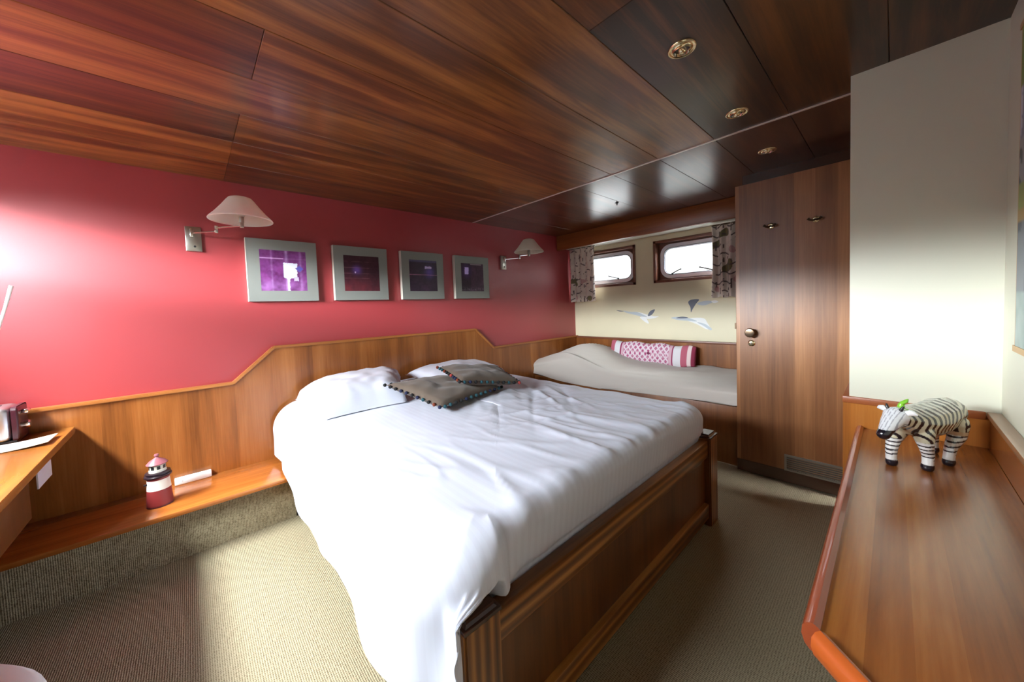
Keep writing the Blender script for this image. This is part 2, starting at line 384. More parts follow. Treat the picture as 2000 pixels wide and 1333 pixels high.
rows = [(-.335, .02, [(-9, -3.5, .62), (-3.5, -1.6, .44), (-1.6, 1, .50)]),
        (-.64, -.335, [(-9, -3.5, .66), (-3.5, -1.6, .50), (-1.6, 1, .46)]),
        (-.945, -.64, [(-9, -3.5, .34), (-3.5, -1.6, .56), (-1.6, 1, .52)]),
        (-1.235, -.945, [(-9, -1.6, .64), (-1.6, 1, .46)]),
        (-1.525, -1.235, [(-9, -3.49, .30), (-3.49, -1.6, .50), (-1.6, 1, .44)]),
        (-1.83, -1.525, [(-9, -1.6, .60), (-1.6, 1, .46)]),
        (-2.13, -1.83, [(-9, -1.6, .54), (-1.6, 1, .50)]),
        (-2.44, -2.13, [(-9, -2.74, .44), (-2.74, -1.6, .16), (-1.6, 1, .42)]),
        (-2.75, -2.44, [(-9, -1.6, .22), (-1.6, 1, .36)]),
        (-3.1, -2.75, [(-9, -1.6, .26), (-1.6, 1, .36)])]
plank_ceiling('ceiling', LX-.1, -1.6, rows, M_ceil)
plank_ceiling('ceiling', -1.598, .1, rows, M_ceil2)
struct('trim_1', box(B(), -1.606, -1.594, RY, 0, H-.004, H+.002), M_strip, smooth=None)

struct('wall_back', box(B(), LX-.1, .06, 0, .06, 0, H+.08), M_red, smooth=None)
def wall_holes(name, xa, xb, holes, ya, yb, mat, z0=0, z1=H+.05):
    bm = B(); ys = sorted({ya, yb} | {h[0] for h in holes} | {h[1] for h in holes}); zs = sorted({z0, z1} | {h[2] for h in holes} | {h[3] for h in holes})
    for a, b_ in zip(ys, ys[1:]):
        for c, d in zip(zs, zs[1:]):
            if any(h[0]-1e-6 <= a and b_ <= h[1]+1e-6 and h[2]-1e-6 <= c and d <= h[3]+1e-6 for h in holes): continue
            box(bm, xa, xb, a, b_, c, d)
    bmesh.ops.remove_doubles(bm, verts=bm.verts, dist=1e-5)
    return struct(name, bm, mat, smooth=None)
HOLE = lambda w: (w[1]-.045, w[2]+.045, w[3]-.04, w[4]+.04)
wall_holes('wall_right', 0, .12, [HOLE(W1), HOLE(W2)], RY, .0, M_cream)
wall_holes('wall_left', LX-.06, LX, [HOLE(W3), HOLE(W4)], RY, .0, M_cream)
bm = box(B(), LX-.1, -.9, RY-.12, RY, 0, H+.05)
struct('wall_front', bm, M_white, smooth=None)
# white painted bulkhead with wood panelling below (door side)
struct('wall_bulkhead', box(B(), -1.76, -1.0, RY, -2.650, .70, H), M_white, smooth=None)

bm = box(B(), LX, LX+.003, RY, -.033, 0, .79); struct('added_dark_panel', bm, M_dark, smooth=None)  # unseen dark panel added to cut bounce light beneath the left desk
# far wardrobe behind the door
struct('wall_wardrobe', box(B(), -.82, -.02, RY, -2.06, 0, H), M_dark, smooth=None)

# ---- windows
def window(name, w, side, dp=1.0):
    """opening frame in wood + rounded aluminium porthole; side=+1: outside is +x"""
    x, y0, y1, z0, z1 = w; s = side
    bm = B()
    a, b_, c, d = y0-.045, y1+.045, z0-.04, z1+.04
    xi = x - s*.012; xo = x + s*.10*dp; t = .028
    def bx(p, q, r, u, v, ww): box(bm, min(p, q), max(p, q), r, u, v, ww, .002)
    bx(xi, xo, a-t+.02, a+.02, c-.01, d+.01); bx(xi, xo, b_-.02, b_+t-.02, c-.01, d+.01)
    bx(xi, xo, a-t+.02, b_+t-.02, c-t+.02, c+.02); bx(xi, xo, a-t+.02, b_+t-.02, d-.02, d+t-.02)
    # flat board round the porthole
    ib = rrect(y0+.005, y1-.005, z0+.003, z1-.003, .10); n = len(ib)
    def onrect(py, pz):
        cy, cz = (a+b_)/2, (c+d)/2; dy, dz = py-cy, pz-cz
        k = min(((b_-a)/2)/max(abs(dy), 1e-6), ((d-c)/2)/max(abs(dz), 1e-6)); return (cy+dy*k, cz+dz*k)
    ob = [onrect(*p) for p in ib]
    ring_wall(bm, ib, ob, x+s*.075*dp, x+s*.10*dp)
    fr = struct(name, bm, M_frame)
    g = B()
    o1 = rrect(y0-.005, y1+.005, z0-.005, z1+.005, .105); i1 = rrect(y0+.034, y1-.034, z0+.034, z1-.034, .075)
    ring_wall(g, i1, o1, x+s*.055*dp, x+s*.085*dp)
    i2 = rrect(y0+.042, y1-.042, z0+.042, z1-.042, .068); o2 = rrect(y0+.028, y1-.028, z0+.028, z1-.028, .08)
    ring_wall(g, i2, o2, x+s*.066*dp, x+s*.10*dp)
    af = obj('window_frame', g, M_alu, fr, label='rounded aluminium porthole frame')
    g = B(); i3 = rrect(y0+.030, y1-.030, z0+.030, z1-.030, .078); o3 = rrect(y0+.034, y1-.034, z0+.034, z1-.034, .075)
    ring_wall(g, o3, i3, x+s*.052*dp, x+s*.057*dp); obj('seal', g, M_rubber, fr)
    g = B(); prism(g, rrect(y0+.03, y1-.03, z0+.03, z1-.03, .078), 'x', x+s*.078*dp, x+s*.082*dp); obj('pane', g, M_glass, fr)
    return fr
w1 = window('window_1', W1, 1); w2 = window('window_2', W2, 1); w3 = window('window_3', W3, -1, .5); w4 = window('window_4', W4, -1, .5)
def stay(par, y, z, dy):
    g = B(); x = .05
    tube(g, [(x, y, z), (x-.03, y+dy*.5, z+.018), (x-.045, y+dy, z+.034)], .0060, 8)
    lathe(g, [(0, -.006), (.010, -.006), (.010, .006), (0, .006)], (x, y, z), 12, M=Matrix.Rotation(math.pi/2, 4, 'Y'))
    lathe(g, [(0, -.008), (.007, -.006), (.009, 0), (.007, .006), (0, .008)], (x-.045, y+dy, z+.034), 12)
    obj('window_handle', g, M_rubber, par, label='black window stay')
stay(w1, -.60, 1.498, .10); stay(w2, -1.22, 1.496, -.10); stay(w2, -1.60, 1.496, .10)

# quay wall outside the far windows
bm = B()
def qf(u, v):
    y = -4.2 + u*6.2; z = .2 + v*1.9
    r = .035*abs(math.sin(z*6.5 + .5*nz(y*1.2, 0, 3)))
    return (1.35 + .05*fbm(y*2.2, z*5, 1) + r, y, z)
grid(bm, qf, 150, 60)
bm2 = box(B(), 1.30, 1.9, -4.3, 2.1, 2.06, 2.16, .02); 
for f in bm2.faces: pass
me_t = bpy.data.meshes.new('t'); bm2.to_mesh(me_t); bm2.free(); bm.from_mesh(me_t); bpy.data.meshes.remove(me_t)
struct('wall_quay', bm, M_stone)

struct('added_sky_blocker', box(B(), LX+.6, .12, RY-.5, .8, 2.30, 7.0), M_white, smooth=None)  # unseen block added above the roof to keep sky light off the quay
# ---- valance beam over the bunk
bm = box(B(), -.335, -.30, -2.045, -.003, 1.877, H-.001, .004)
obj('pelmet', bm, M_raily, label='long wooden pelmet beam above the two portholes and bunk', cat='pelmet', smooth=30)
# trims at window wall top
struct('trim_2', box(B(), -.30, 0, -2.04, -.003, 1.905, 1.915), M_white)

# ---- wainscot on the red wall
Z1, Z2 = .795, .995
prof = [(LX, 0), (-.003, 0), (-.003, Z1), (-1.425, Z1), (-1.645, Z2), (-3.302, Z2), (-3.525, Z1), (LX, Z1)]
bm = B(); prism(bm, prof, 'y', -.032, -.001)
wn_ = struct('wall_wainscot', bm, M_wain, smooth=None)
top = [(-.003, Z1), (-1.425, Z1), (-1.645, Z2), (-3.302, Z2), (-3.525, Z1), (LX, Z1)]
bm = B()
for i in range(len(top)-1):
    a = Vector((top[i][0], 0, top[i][1])); b_ = Vector((top[i+1][0], 0, top[i+1][1])); d = (b_-a); ln = d.length; an = math.atan2(-d.z, -d.x)
    t = B(); bmesh.ops.create_cube(t, size=1); bmesh.ops.scale(t, vec=(ln+.006, .042, .019), verts=t.verts)
    bmesh.ops.bevel(t, geom=t.edges[:], offset=.004, segments=2, affect='EDGES')
    M = Matrix.Translation((a+b_)/2 + Vector((0, -.022, .0095))) @ Matrix.Rotation(-an, 4, 'Y')
    merge(bm, t, 0, M)
obj('cap_rail', bm, M_railx, wn_, label='lighter cap rail along the stepped panel')
# wainscot on the window wall above the bunk
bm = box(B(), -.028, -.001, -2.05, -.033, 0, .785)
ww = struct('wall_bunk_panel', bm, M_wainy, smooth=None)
obj('cap_rail', box(B(), -.042, 0, -2.05, -.043, .785, .807, .004), M_frame, ww)

# ---- shelf and carpeted riser at the red wall
SH = .277
sx1 = -3.30
bm = box(B(), LX+.005, -3.292, -.36, -.033, 0, SH-.028)
struct('trim_3', bm, M_carpet, smooth=None)
obj('wall_shelf', box(B(), LX+.006, -3.305, -.435, -.033, SH-.026, SH, .006), M_railx and wood('shelf_wood', (.18, .045, .010), (.46, .14, .025), (.62, .26, .06), 'x', 'y', .2, .3, rough=.22, coat=.4),
    label='long low wooden shelf along the red wall above the carpeted riser', cat='shelf')

# ------------------------------------------------------------------ bed
bed = thing('double_bed', 'wooden double bed with panelled footboard and dark capped posts', 'bed', (-2.44, -1.05, 0))
FX0, FX1 = -3.285, -1.600; FY = -2.125
def post(x0, x1):
    bm = B(); t = B(); bmesh.ops.create_cube(t, size=1)
    bmesh.ops.scale(t, vec=(x1-x0, .075, .470), verts=t.verts); bmesh.ops.translate(t, vec=((x0+x1)/2, FY+.0375, .235), verts=t.verts)
    bmesh.ops.bevel(t, geom=[e for e in t.edges if abs(e.verts[0].co.z-e.verts[1].co.z) > .1], offset=.006, segments=2, affect='EDGES')
    merge(bm, t); p = obj('post', bm, M_bedp, bed)
    t = B(); bmesh.ops.create_cube(t, size=1)
    bmesh.ops.scale(t, vec=(x1-x0, .075, .022), verts=t.verts); bmesh.ops.translate(t, vec=((x0+x1)/2, FY+.0375, .482), verts=t.verts)
    bmesh.ops.bevel(t, geom=[e for e in t.edges if all(v.co.z > .49 for v in e.verts)], offset=.013, segments=3, affect='EDGES')
    obj('post_cap', t, M_dark, p, label='dark bevelled post cap')
post(FX0, FX0+.11); post(FX1-.11, FX1)
xa, xb = FX0+.11, FX1-.11
obj('top_rail', box(B(), xa, xb, FY+.012, FY+.052, .375, .462, .004), M_bedr, bed)
obj('footboard_panel', box(B(), xa, xb, FY+.030, FY+.045, .10, .38), M_bed, bed)
obj('bottom_rail', box(B(), xa, xb, FY+.008, FY+.052, .045, .125, .008), M_bedr, bed)
obj('side_rail', box(B(), FX0-.005, FX0+.03, FY+.10, -.06, .09, .36, .004), M_railx, bed)
obj('side_rail', box(B(), FX1-.03, FX1+.004, FY+.08, -.06, .09, .40, .004), M_bed, bed)
obj('base_board', box(B(), FX0+.012, FX0+.03, FY+.075, FY+.10, .02, .40), M_mattress, bed, label='pale unpainted board beside the post')
obj('bed_base', box(B(), FX0+.03, FX1-.03, FY+.08, -.06, .05, .38), M_mattress, bed)
mt = obj('mattress', box(B(), FX0+.035, FX1-.03, FY+.10, -.06, .381, .565, .04, 3), M_mattress, smooth=60,
         label='thick mattress under the white duvet on the double bed', cat='mattress')

# duvet: rings from the middle outwards, then a draped skirt
TX0, TX1, TY0, TY1 = -3.17, -1.70, -.075, -2.028
def duvet_top(x, y):
    z = .632
    z += .028*math.exp(-((y+.25)/.35)**2)*math.exp(-((x+2.95)/.25)**2)
    z += .012*fbm(x*1.6, y*1.6, 4) + .008*fbm(x*5+.8*y, y*1.6, 9)
    # gentle quilt body
    z += .02*math.sin(math.pi*min(1, max(0, (x-TX0)/(TX1-TX0))))
    # creases fanning towards the foot
    cx, cy = x+2.05, y+1.75
    d = math.hypot(cx, cy*.8); a = math.atan2(cy, cx)
    def ridge(a, b_, w, sd):      # sharp crest noise, long along b_
        v = abs(nz(a*w, b_*w*.22, sd)); return max(0, 1-v*5)**1.5
    ft = math.exp(-((y+1.9)/.33)**2); mid = math.exp(-((y+1.25)/.42)**2)*math.exp(-((x+2.1)/.45)**2)
    z += .020*ridge(x+.25*y, y, 6.5, 21)*ft*(.45+.55*max(0, nz(x*2.2, 1, 3)+.3))
    z += .016*ridge(x-.55*y, y+.4*x, 5.0, 33)*mid
    z += .014*ridge(x*.4+y, x-.4*y, 4.2, 47)*math.exp(-((y+1.45)/.3)**2)*math.exp(-((x+2.25)/.35)**2)
    z += .010*ridge(x+.1*y, y, 9.0, 61)*(ft+.35*mid)
    z -= .012*ridge(x-.8*y, y, 3.5, 71)*mid
    # diagonal pulls
    q = x*.8+y*.6
    z += .010*max(0, nz(q*9, (x*.6-y*.8)*1.5, 1.7))*1.5*math.exp(-((x+2.0)/.5)**2-((y+1.2)/.6)**2)
    return z
per = []   # (base point, outward normal, hem length, flare)
def addp(p, nrm, L, fl, wid): per.append((Vector((p[0], p[1])), Vector(nrm).normalized(), L, fl, wid))
RC = .06
def lin(a, b, t): return a+(b-a)*t
NS = 70
for i in range(NS+1):       # right side, from head to foot
    t = i/NS; addp((TX1, lin(TY0, TY1+RC, t)), (1, 0), .46, .02, .11)
for i in range(1, 10):      # right-foot corner
    a = i/10*math.pi/2; t = i/10
    addp((TX1-RC+RC*math.cos(a), TY1+RC-RC*math.sin(a)), (math.cos(a), -math.sin(a)), lin(.46, .250, min(1, t*1.3)), .01, lin(.11, .058, t))
for i in range(NS+1):       # foot
    t = i/NS; x = lin(TX1-RC, TX0+RC, t); s = max(0, (t-.90)/.10)
    addp((x, TY1), (0, -1), lin(.250, .27, s), .0, .058)
for i in range(1, 34):      # near-left corner, hanging outside the post
    t = i/34; a = t*math.pi/2; h = min(1, t*1.9)
    addp((TX0+RC-RC*math.sin(a), TY1+RC-RC*math.cos(a)), (-math.sin(a), -math.cos(a)), lin(.27, .70, h**1.2), .06*math.sin(math.pi*t), lin(.058, .20, t))
for i in range(NS+1):       # left side
    t = i/NS; y = lin(TY1+RC, TY0, t)
    s = math.exp(-((y+1.93)/.32)**2)
    L = .556 + .16*s - .03*math.exp(-((y+1.25)/.16)**2) - .12/(1+math.exp(-(y+.50)/.05))
    hd = math.exp(-((y+.1)/.5)**2); addp((TX0, y), (-1, 0), L, -.004+.004*s, .178-.012*math.exp(-((y+1.75)/.35)**2))
for i in range(1, 6):
    t = i/6; a = t*math.pi/2; addp((TX0+RC-RC*math.cos(a), TY0-RC+RC*math.sin(a)), (-math.cos(a), math.sin(a)), lin(.46, .10, t), 0, lin(.178, .018, t**.6))
for i in range(24):
    t = i/24; addp((lin(TX0+RC, TX1-.01, t), TY0), (0, 1), .05, 0, .018)
bm = B(); NP = len(per); rows_ = []
my0, my1 = TY0-.75, TY1+.75; mx_ = (TX0+TX1)/2
NT, NK = 64, 34
for k in range(NT+1):
    t = .001 + .999*k/NT; row = []
    for (p, nr, L, fl, wd) in per:
        c = Vector((mx_, max(min(p.y, my0), my1)))
        q = c.lerp(p, t); row.append(bm.verts.new((q.x, q.y, duvet_top(q.x, q.y))))
    rows_.append(row)
for k in range(1, NK+1):
    row = []
    for i, (p, nr, L, fl, wd) in enumerate(per):
        s = k/NK*L; r = wd; arc = r*math.pi/2; z0 = duvet_top(p.x, p.y)
        if s < arc: a = s/r; o, dz = r*math.sin(a), r*(1-math.cos(a))
        else:
            o, dz = r, r+(s-arc); f = (s-arc)/max(L-arc, .01)
            w = math.sin(i*.42+2.2*nz(i*.05, 0, 3)) * .5 + .8*nz(i*.11, f*.6, 8)
            if nr.y < -.8 and p.x > TX0+RC+.02: o -= .02*f
            else:
                ex = .030*min(1, max(0, -p.y-1.35)/.4) if nr.x < -.3 else 0
                o += fl*f*1.4 + (.012+abs(fl)*.35+ex)*w*f
                dz += .012*nz(i*.13, 1, 5)*f
        # puffiness
        o += .012*fbm(p.x*3, p.y*3, s*4)*min(1, s/.1)*(0.3 if nr.y < -.8 else 1)
        q = p+nr*o
        q.y = min(q.y, -.045)
        z = z0-dz
        if q.y < -2.045 and -3.300 < q.x < -3.160 and z < .515:      # stay off the near post
            if nr.x < -.45: q.x = -3.303
            else: q.y = -2.045
        if q.x > -3.16 and z < .475 and q.y < -2.066: q.y = -2.066
        if z < .012: z = .012 + .004*nz(i*.3, k*.3)
        row.append(bm.verts.new((q.x, q.y, z)))
    rows_.append(row)
for a, b_ in zip(rows_, rows_[1:]):
    for i in range(NP):
        j = (i+1) % NP; bm.faces.new((a[i], a[j], b_[j], b_[i]))
bmesh.ops.remove_doubles(bm, verts=bm.verts, dist=.0008)
bmesh.ops.recalc_face_normals(bm, faces=bm.faces)
dv = obj('duvet', bm, M_duvet, smooth=None, label='large rumpled white duvet draped over the double bed', cat='duvet')
setsmooth(dv.data, None)
so = dv.modifiers.new('thick', 'SOLIDIFY'); so.thickness = .012; so.offset = -1
sb = dv.modifiers.new('sub', 'SUBSURF'); sb.levels = 1; sb.render_levels = 1

# pillows and cushions from four corners
def cushion_mesh(c, th, n=30, seed=0, lo=.5, dent=.0, sag=0.0, pinch=.06, hp=.5):
    c = [Vector(p) for p in c]
    ctr = sum(c, Vector())/4; nrm = ((c[1]-c[0]).cross(c[3]-c[0])).normalized()
    if nrm.z < 0: nrm = -nrm
    bm = B(); top = {}; bot = {}
    for i in range(n+1):
        for j in range(n+1):
            u, v = i/n, j/n; a, b_ = 2*u-1, 2*v-1
            uu = u + pinch*.5*a*(b_*b_-1)*-1*(-1); vv = v + pinch*.5*b_*(a*a-1)
            # corners poke out, edges draw in
            uu = .5+.5*a*(1-pinch*(1-b_*b_)); vv = .5+.5*b_*(1-pinch*(1-a*a))
            P = (c[0]*(1-uu)*(1-vv)+c[1]*uu*(1-vv)+c[2]*uu*vv+c[3]*(1-uu)*vv)
            h = (max(0, 1-a**4)*max(0, 1-b_**4))**hp
            w = fbm(P.x*6+seed, P.y*6, seed)*.018*h + .010*nz(P.x*14, P.y*14+seed, 3)*h
            w += -dent*math.exp(-((a*.9)**2+(b_*1.1)**2)*2.2)
            top[i, j] = bm.verts.new(P+nrm*(th*(1-lo)*h+w))
            bot[i, j] = top[i, j] if (i in (0, n) or j in (0, n)) else bm.verts.new(P-nrm*(th*lo*h-.1*w))
    for i in range(n):
        for j in range(n):
            bm.faces.new((top[i, j], top[i+1, j], top[i+1, j+1], top[i, j+1]))
            try: bm.faces.new((bot[i, j], bot[i, j+1], bot[i+1, j+1], bot[i+1, j]))
            except ValueError: pass
    bmesh.ops.recalc_face_normals(bm, faces=bm.faces)
    edge = [top[i, 0].co.copy() for i in range(n)] + [top[n, j].co.copy() for j in range(n)] + [top[n-i, n].co.copy() for i in range(n)] + [top[0, n-j].co.copy() for j in range(n)]
    return bm, edge
bm, _ = cushion_mesh([(-3.19, -.71, .640), (-2.74, -.77, .654), (-2.48, -.13, .690), (-3.22, -.12, .655)], .155, seed=2, lo=.05, hp=.36)
obj('pillow', bm, M_pillow, smooth=60, label='left white pillow at the head of the double bed, front corner tucked into duvet', cat='pillow', group='white bed pillows')
bm, _ = cushion_mesh([(-2.42, -.62, .668), (-1.76, -.60, .664), (-1.70, -.13, .680), (-2.44, -.12, .695)], .10, seed=5, lo=.10)
obj('pillow', bm, M_pillow, smooth=60, label='right white pillow behind the two brown cushions on the double bed', cat='pillow', group='white bed pillows')
POM = [plain('pompom_teal', (.02, .08, .10), .9), plain('pompom_navy', (.015, .02, .06), .9), plain('pompom_rust', (.20, .04, .015), .9), plain('pompom_red', (.45, .06, .05), .9), plain('pompom_black', (.015, .015, .015), .9)]
pm = {}
def pom_mesh(k):
    if k not in pm:
        t = B(); bmesh.ops.create_icosphere(t, subdivisions=2, radius=.0105)
        for v in t.verts: v.co *= 1+.12*nz(v.co.x*300, v.co.y*300, k)
        me = bpy.data.meshes.new('pompom'); t.to_mesh(me); t.free(); me.materials.append(POM[k]); setsmooth(me, None); pm[k] = me
    return pm[k]
def cushion(corners, th, label, seed):
    ctr = sum((Vector(p) for p in corners), Vector())/4
    root = thing('cushion', label, 'cushion', ctr, 'brown pompom cushions')
    bm, edge = cushion_mesh(corners, th, seed=seed, pinch=.05)
    obj('cover', bm, M_linen, root, smooth=70)
    rnd = random.Random(seed); n = len(edge); acc = 0; last = None
    tot = sum((edge[i]-edge[(i+1) % n]).length for i in range(n)); N_ = 44; step = tot/N_; nxt = 0; s = 0
    for i in range(n):
        a, b_ = edge[i], edge[(i+1) % n]; l = (b_-a).length
        while nxt < s+l and nxt < tot-1e-4:
            p = a.lerp(b_, (nxt-s)/l)
            o = bpy.data.objects.new('pompom', pom_mesh(rnd.choice([0, 0, 1, 1, 2, 3, 4, 4]))); COL.objects.link(o); o.parent = root
            o.location = p-ctr + (p-ctr).normalized()*.009; nxt += step
        s += l
    return root
cushion([(-2.86, -.75, .775), (-2.735, -1.15, .690), (-2.22, -1.05, .690), (-2.44, -.66, .745)], .085, 'nearer brown linen cushion edged with pompoms, leaning on the left pillow', 11)
cushion([(-2.46, -.68, .815), (-2.55, -1.07, .785), (-2.12, -1.12, .712), (-1.98, -.74, .755)], .085, 'farther brown linen cushion edged with pompoms, lapping over the other cushion', 23)

# ------------------------------------------------------------------ bunk along the window wall
bk = thing('bunk_bed', 'built-in wooden bunk base below the portholes', 'bunk', (-.42, -1.0, 0))
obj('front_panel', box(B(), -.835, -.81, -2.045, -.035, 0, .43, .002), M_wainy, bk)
obj('bunk_top', box(B(), -.81, -.03, -2.045, -.035, .33, .35), M_dark, bk)
obj('mattress', box(B(), -.80, -.05, -2.035, -.05, .351, .54, .04, 3), M_mattress, label='thin mattress under the beige blanket on the bunk', cat='mattress', smooth=60)
def bl(u, v):
    y = lin(-.02, -2.045, u); s = v
    bump = .19*math.exp(-((y+.42)/.36)**2 - 0*1) * (1 if True else 0)
    zt = .568 + .012*fbm(y*2, s*3, 2)
    fold = .012*math.sin(y*9+3*nz(y*2, s, 1))*max(0, s-.4)
    if s < .62:
        t = s/.62; x = lin(-.035, -.745, t)
        return (x, y, zt + bump*(math.sin(math.pi*min(1, .18+t*.72)))**.8 + .010*fbm(y*5, x*4, 7) + .012*max(0, 1-abs(nz(y*1.2, x*5+y*1.8, 16))*5)**1.4 - .01*t)
    t = (s-.62)/.38; a = min(1, t/.45)*math.pi/2
    r = .085
    zz = zt + bump*.80*max(0, 1-t)**.8 - .01
    hem = .425 + .02*math.sin(y*2.2)+ .028*math.exp(-((y+.1)/.3)**2)
    x = -.745 - r*math.sin(a) - .022*max(0, t-.45) + fold*.6
    if t < .45: z = zz - (zz-hem)*.42*(1-math.cos(a))
    else: z = lin(zz-(zz-hem)*.42, hem, (t-.45)/.55)
    x -= .03*bump/.19*t
    fr_ = max(0, 1-abs(nz(y*1.1+1.6*(z-.5), z*9+y*2.2, 6.6))*5)**1.4
    x -= .014*fr_*min(1, t*3)
    return (x, y, z)
bm = B(); grid(bm, bl, 150, 60); bmesh.ops.recalc_face_normals(bm, faces=bm.faces)
bb = obj('blanket', bm, M_blanket, smooth=None, label='beige blanket draped over the bunk with a pillow mound at its left end', cat='blanket'); setsmooth(bb.data, None)
so = bb.modifiers.new('thick', 'SOLIDIFY'); so.thickness = .008; so.offset = -1
# bolster cushion
BY0, BY1 = -.60, -1.50
def bolster_col(co):
    u = (co.y-BY0)/(BY1-BY0); v = (co.z-.555)/.21
    pink = (.50, .12, .18); white = (.74, .72, .76); dk = (.30, .02, .09); rose = (.66, .42, .50)
    if u < .07 or u > .865:
        if .93 < u < .965: return (.85, .66, .66)
        return (.28, .03, .07) if u > .965 else pink
    if u < .15 or .785 < u <= .865: return white
    if u < .165 or .77 < u <= .785: return dk
    if u < .195 or .74 < u <= .77: return rose
    a = (u-.195)/.545*9; b_ = v*3.4+.2
    p, q = (a+b_), (a-b_)
    fp, fq = abs(p-round(p)), abs(q-round(q))
    lat = min(fp, fq)
    if lat < .13: return (.80, .68, .74)
    cp, cq = abs((p % 1)-.5), abs((q % 1)-.5)
    if cp < .10 and cq < .10: return rose
    if cp < .28 and cq < .28: return (.42, .05, .17)
    return (.70, .50, .60)
bm = B(); nU, nV = 220, 64
vs = []
for i in range(nU+1):
    u = i/nU; y = lin(BY0, BY1, u); e = min(1, (min(u, 1-u)/.09))**.5 if min(u, 1-u) < .09 else 1
    ring = []
    for j in range(nV):
        a = 2*math.pi*j/nV
        rz = (.105*(.86+.14*e)+.004*nz(y*8, a)); rx = .055*(.25+.75*e)
        ca, sa = math.cos(a), math.sin(a)
        dx = rx*math.copysign(abs(ca)**.9, ca); dz = rz*math.copysign(abs(sa)**.75, sa)
        pk = .02*math.exp(-((u-.5)/.05)**2-((sa*1.2)**2)*3)*(1 if ca < 0 else 0)
        tilt = .25
        x = -.135 + dx + pk + dz*tilt*.9; z = .672 + dz*.97 - .028*(u-.5)*1 + .008*math.cos(u*20)*(abs(sa)**4)
        ring.append(bm.verts.new((x, y, z)))
    vs.append(ring)
for i in range(nU):
    for j in range(nV): bm.faces.new((vs[i][j], vs[i][(j+1) % nV], vs[i+1][(j+1) % nV], vs[i+1][j]))
bm.faces.new(vs[0]); bm.faces.new(vs[-1][::-1]); bmesh.ops.recalc_face_normals(bm, faces=bm.faces)
bo = thing('bolster', 'long pink and white diamond-patterned bolster propped on the bunk', 'cushion', (-.135, -1.05, .56))
obj('cover', bm, M_bolster, bo, smooth=60, col=bolster_col)
bm = lathe(B(), [(0, -.006), (.012, -.005), (.016, 0), (.010, .006), (0, .008)], (-.173, -1.05, .672), 16, M=Matrix.Rotation(-math.pi/2, 4, 'Y'))
obj('button', bm, plain('plum_button', (.20, .02, .08), .6), bo)

# curtains
def curtain_col(seed):
    def f(co):
        y, z = co.y*1.0, co.z
        base = (.80, .70, .62)
        p = noise.noise(Vector((y*14+seed, z*9, seed)))
        q = noise.noise(Vector((y*30+seed, z*24, 4)))
        row = (z+.013*math.sin(y*60+seed))/.085
        if abs(row-round(row)) < .075 and noise.noise(Vector((y*22, round(row)*3.1, seed))) > -.02: return (.14, .10, .09)
        c2 = (y*1.0)/.062+.5*round(row)
        if abs(c2-round(c2)) < .07 and noise.noise(Vector((round(c2)*2.3, z*18, seed))) > .05: return (.16, .11, .10)
        if p > .40: return (.20, .17, .08)
        if p < -.42: return (.60, .36, .34)
        k = 1+.10*q
        return (base[0]*k, base[1]*k, base[2]*k)
    return f
def curtain(y0, y1, z0, z1, label, seed):
    root = thing('curtain', label, 'curtain', (-.10, (y0+y1)/2, z1), 'short porthole curtains')
    bm = B()
    def cf(u, v):
        y = lin(y0, y1, u); z = lin(z1, z0, v)
        am = .012+.012*v
        return (-.10 + am*math.sin(u*math.pi*2*4.5+seed+.6*nz(u*3, v*2, seed)) + .006*nz(u*8, v*5, seed), y+.006*math.sin(v*5+u*9), z+.006*math.sin(u*25))
    grid(bm, cf, 110, 150)
    c = obj('cloth', bm, M_curt, root, smooth=None, col=curtain_col(seed)); setsmooth(c.data, None)
    so = c.modifiers.new('thick', 'SOLIDIFY'); so.thickness = .003
    obj('curtain_rod', tube(B(), [(-.10, -2.059 if y0 < -1 else y0-.01, z1+.004), (-.10, y1 if y0 < -1 else -.001, z1+.004)], .006, 10), M_darkbrass, root)
curtain(-.375, -.02, 1.245, 1.90, 'short printed curtain left of the left porthole beside the red wall', 3.1)
curtain(-1.965, -1.645, 1.228, 1.88, 'short printed curtain over the right porthole beside the door', 8.4)

# painted gulls on the cream wall
def gull(label, polys, ctr):
    root = thing('gull_painting', label, 'wall painting', (-.002, *ctr), 'gulls painted on the cream wall')
    for nm, pts, c in polys:
        bm = B(); pts = [Vector((0, p[0], p[1])) for p in pts]; n = len(pts)
        # smooth outline (Catmull-Rom)
        out = []
        for i in range(n):
            p0, p1, p2, p3 = pts[i-1], pts[i], pts[(i+1) % n], pts[(i+2) % n]
            for k in range(5):
                t = k/5; out.append(.5*((2*p1)+(-p0+p2)*t+(2*p0-5*p1+4*p2-p3)*t*t+(-p0+3*p1-3*p2+p3)*t**3))
        order = {'body': 0, 'wing': 1, 'wing_tip': 2}.get(nm, 1); x = -.0012-.0006*order
        prism(bm, [(p.y, p.z) for p in out], 'x', x, -.0002)
        o = obj(nm, bm, plain('gull_'+nm, c, .6), root, smooth=None)
GW, GG, GD = (.76, .77, .76), (.46, .51, .55), (.13, .14, .18)
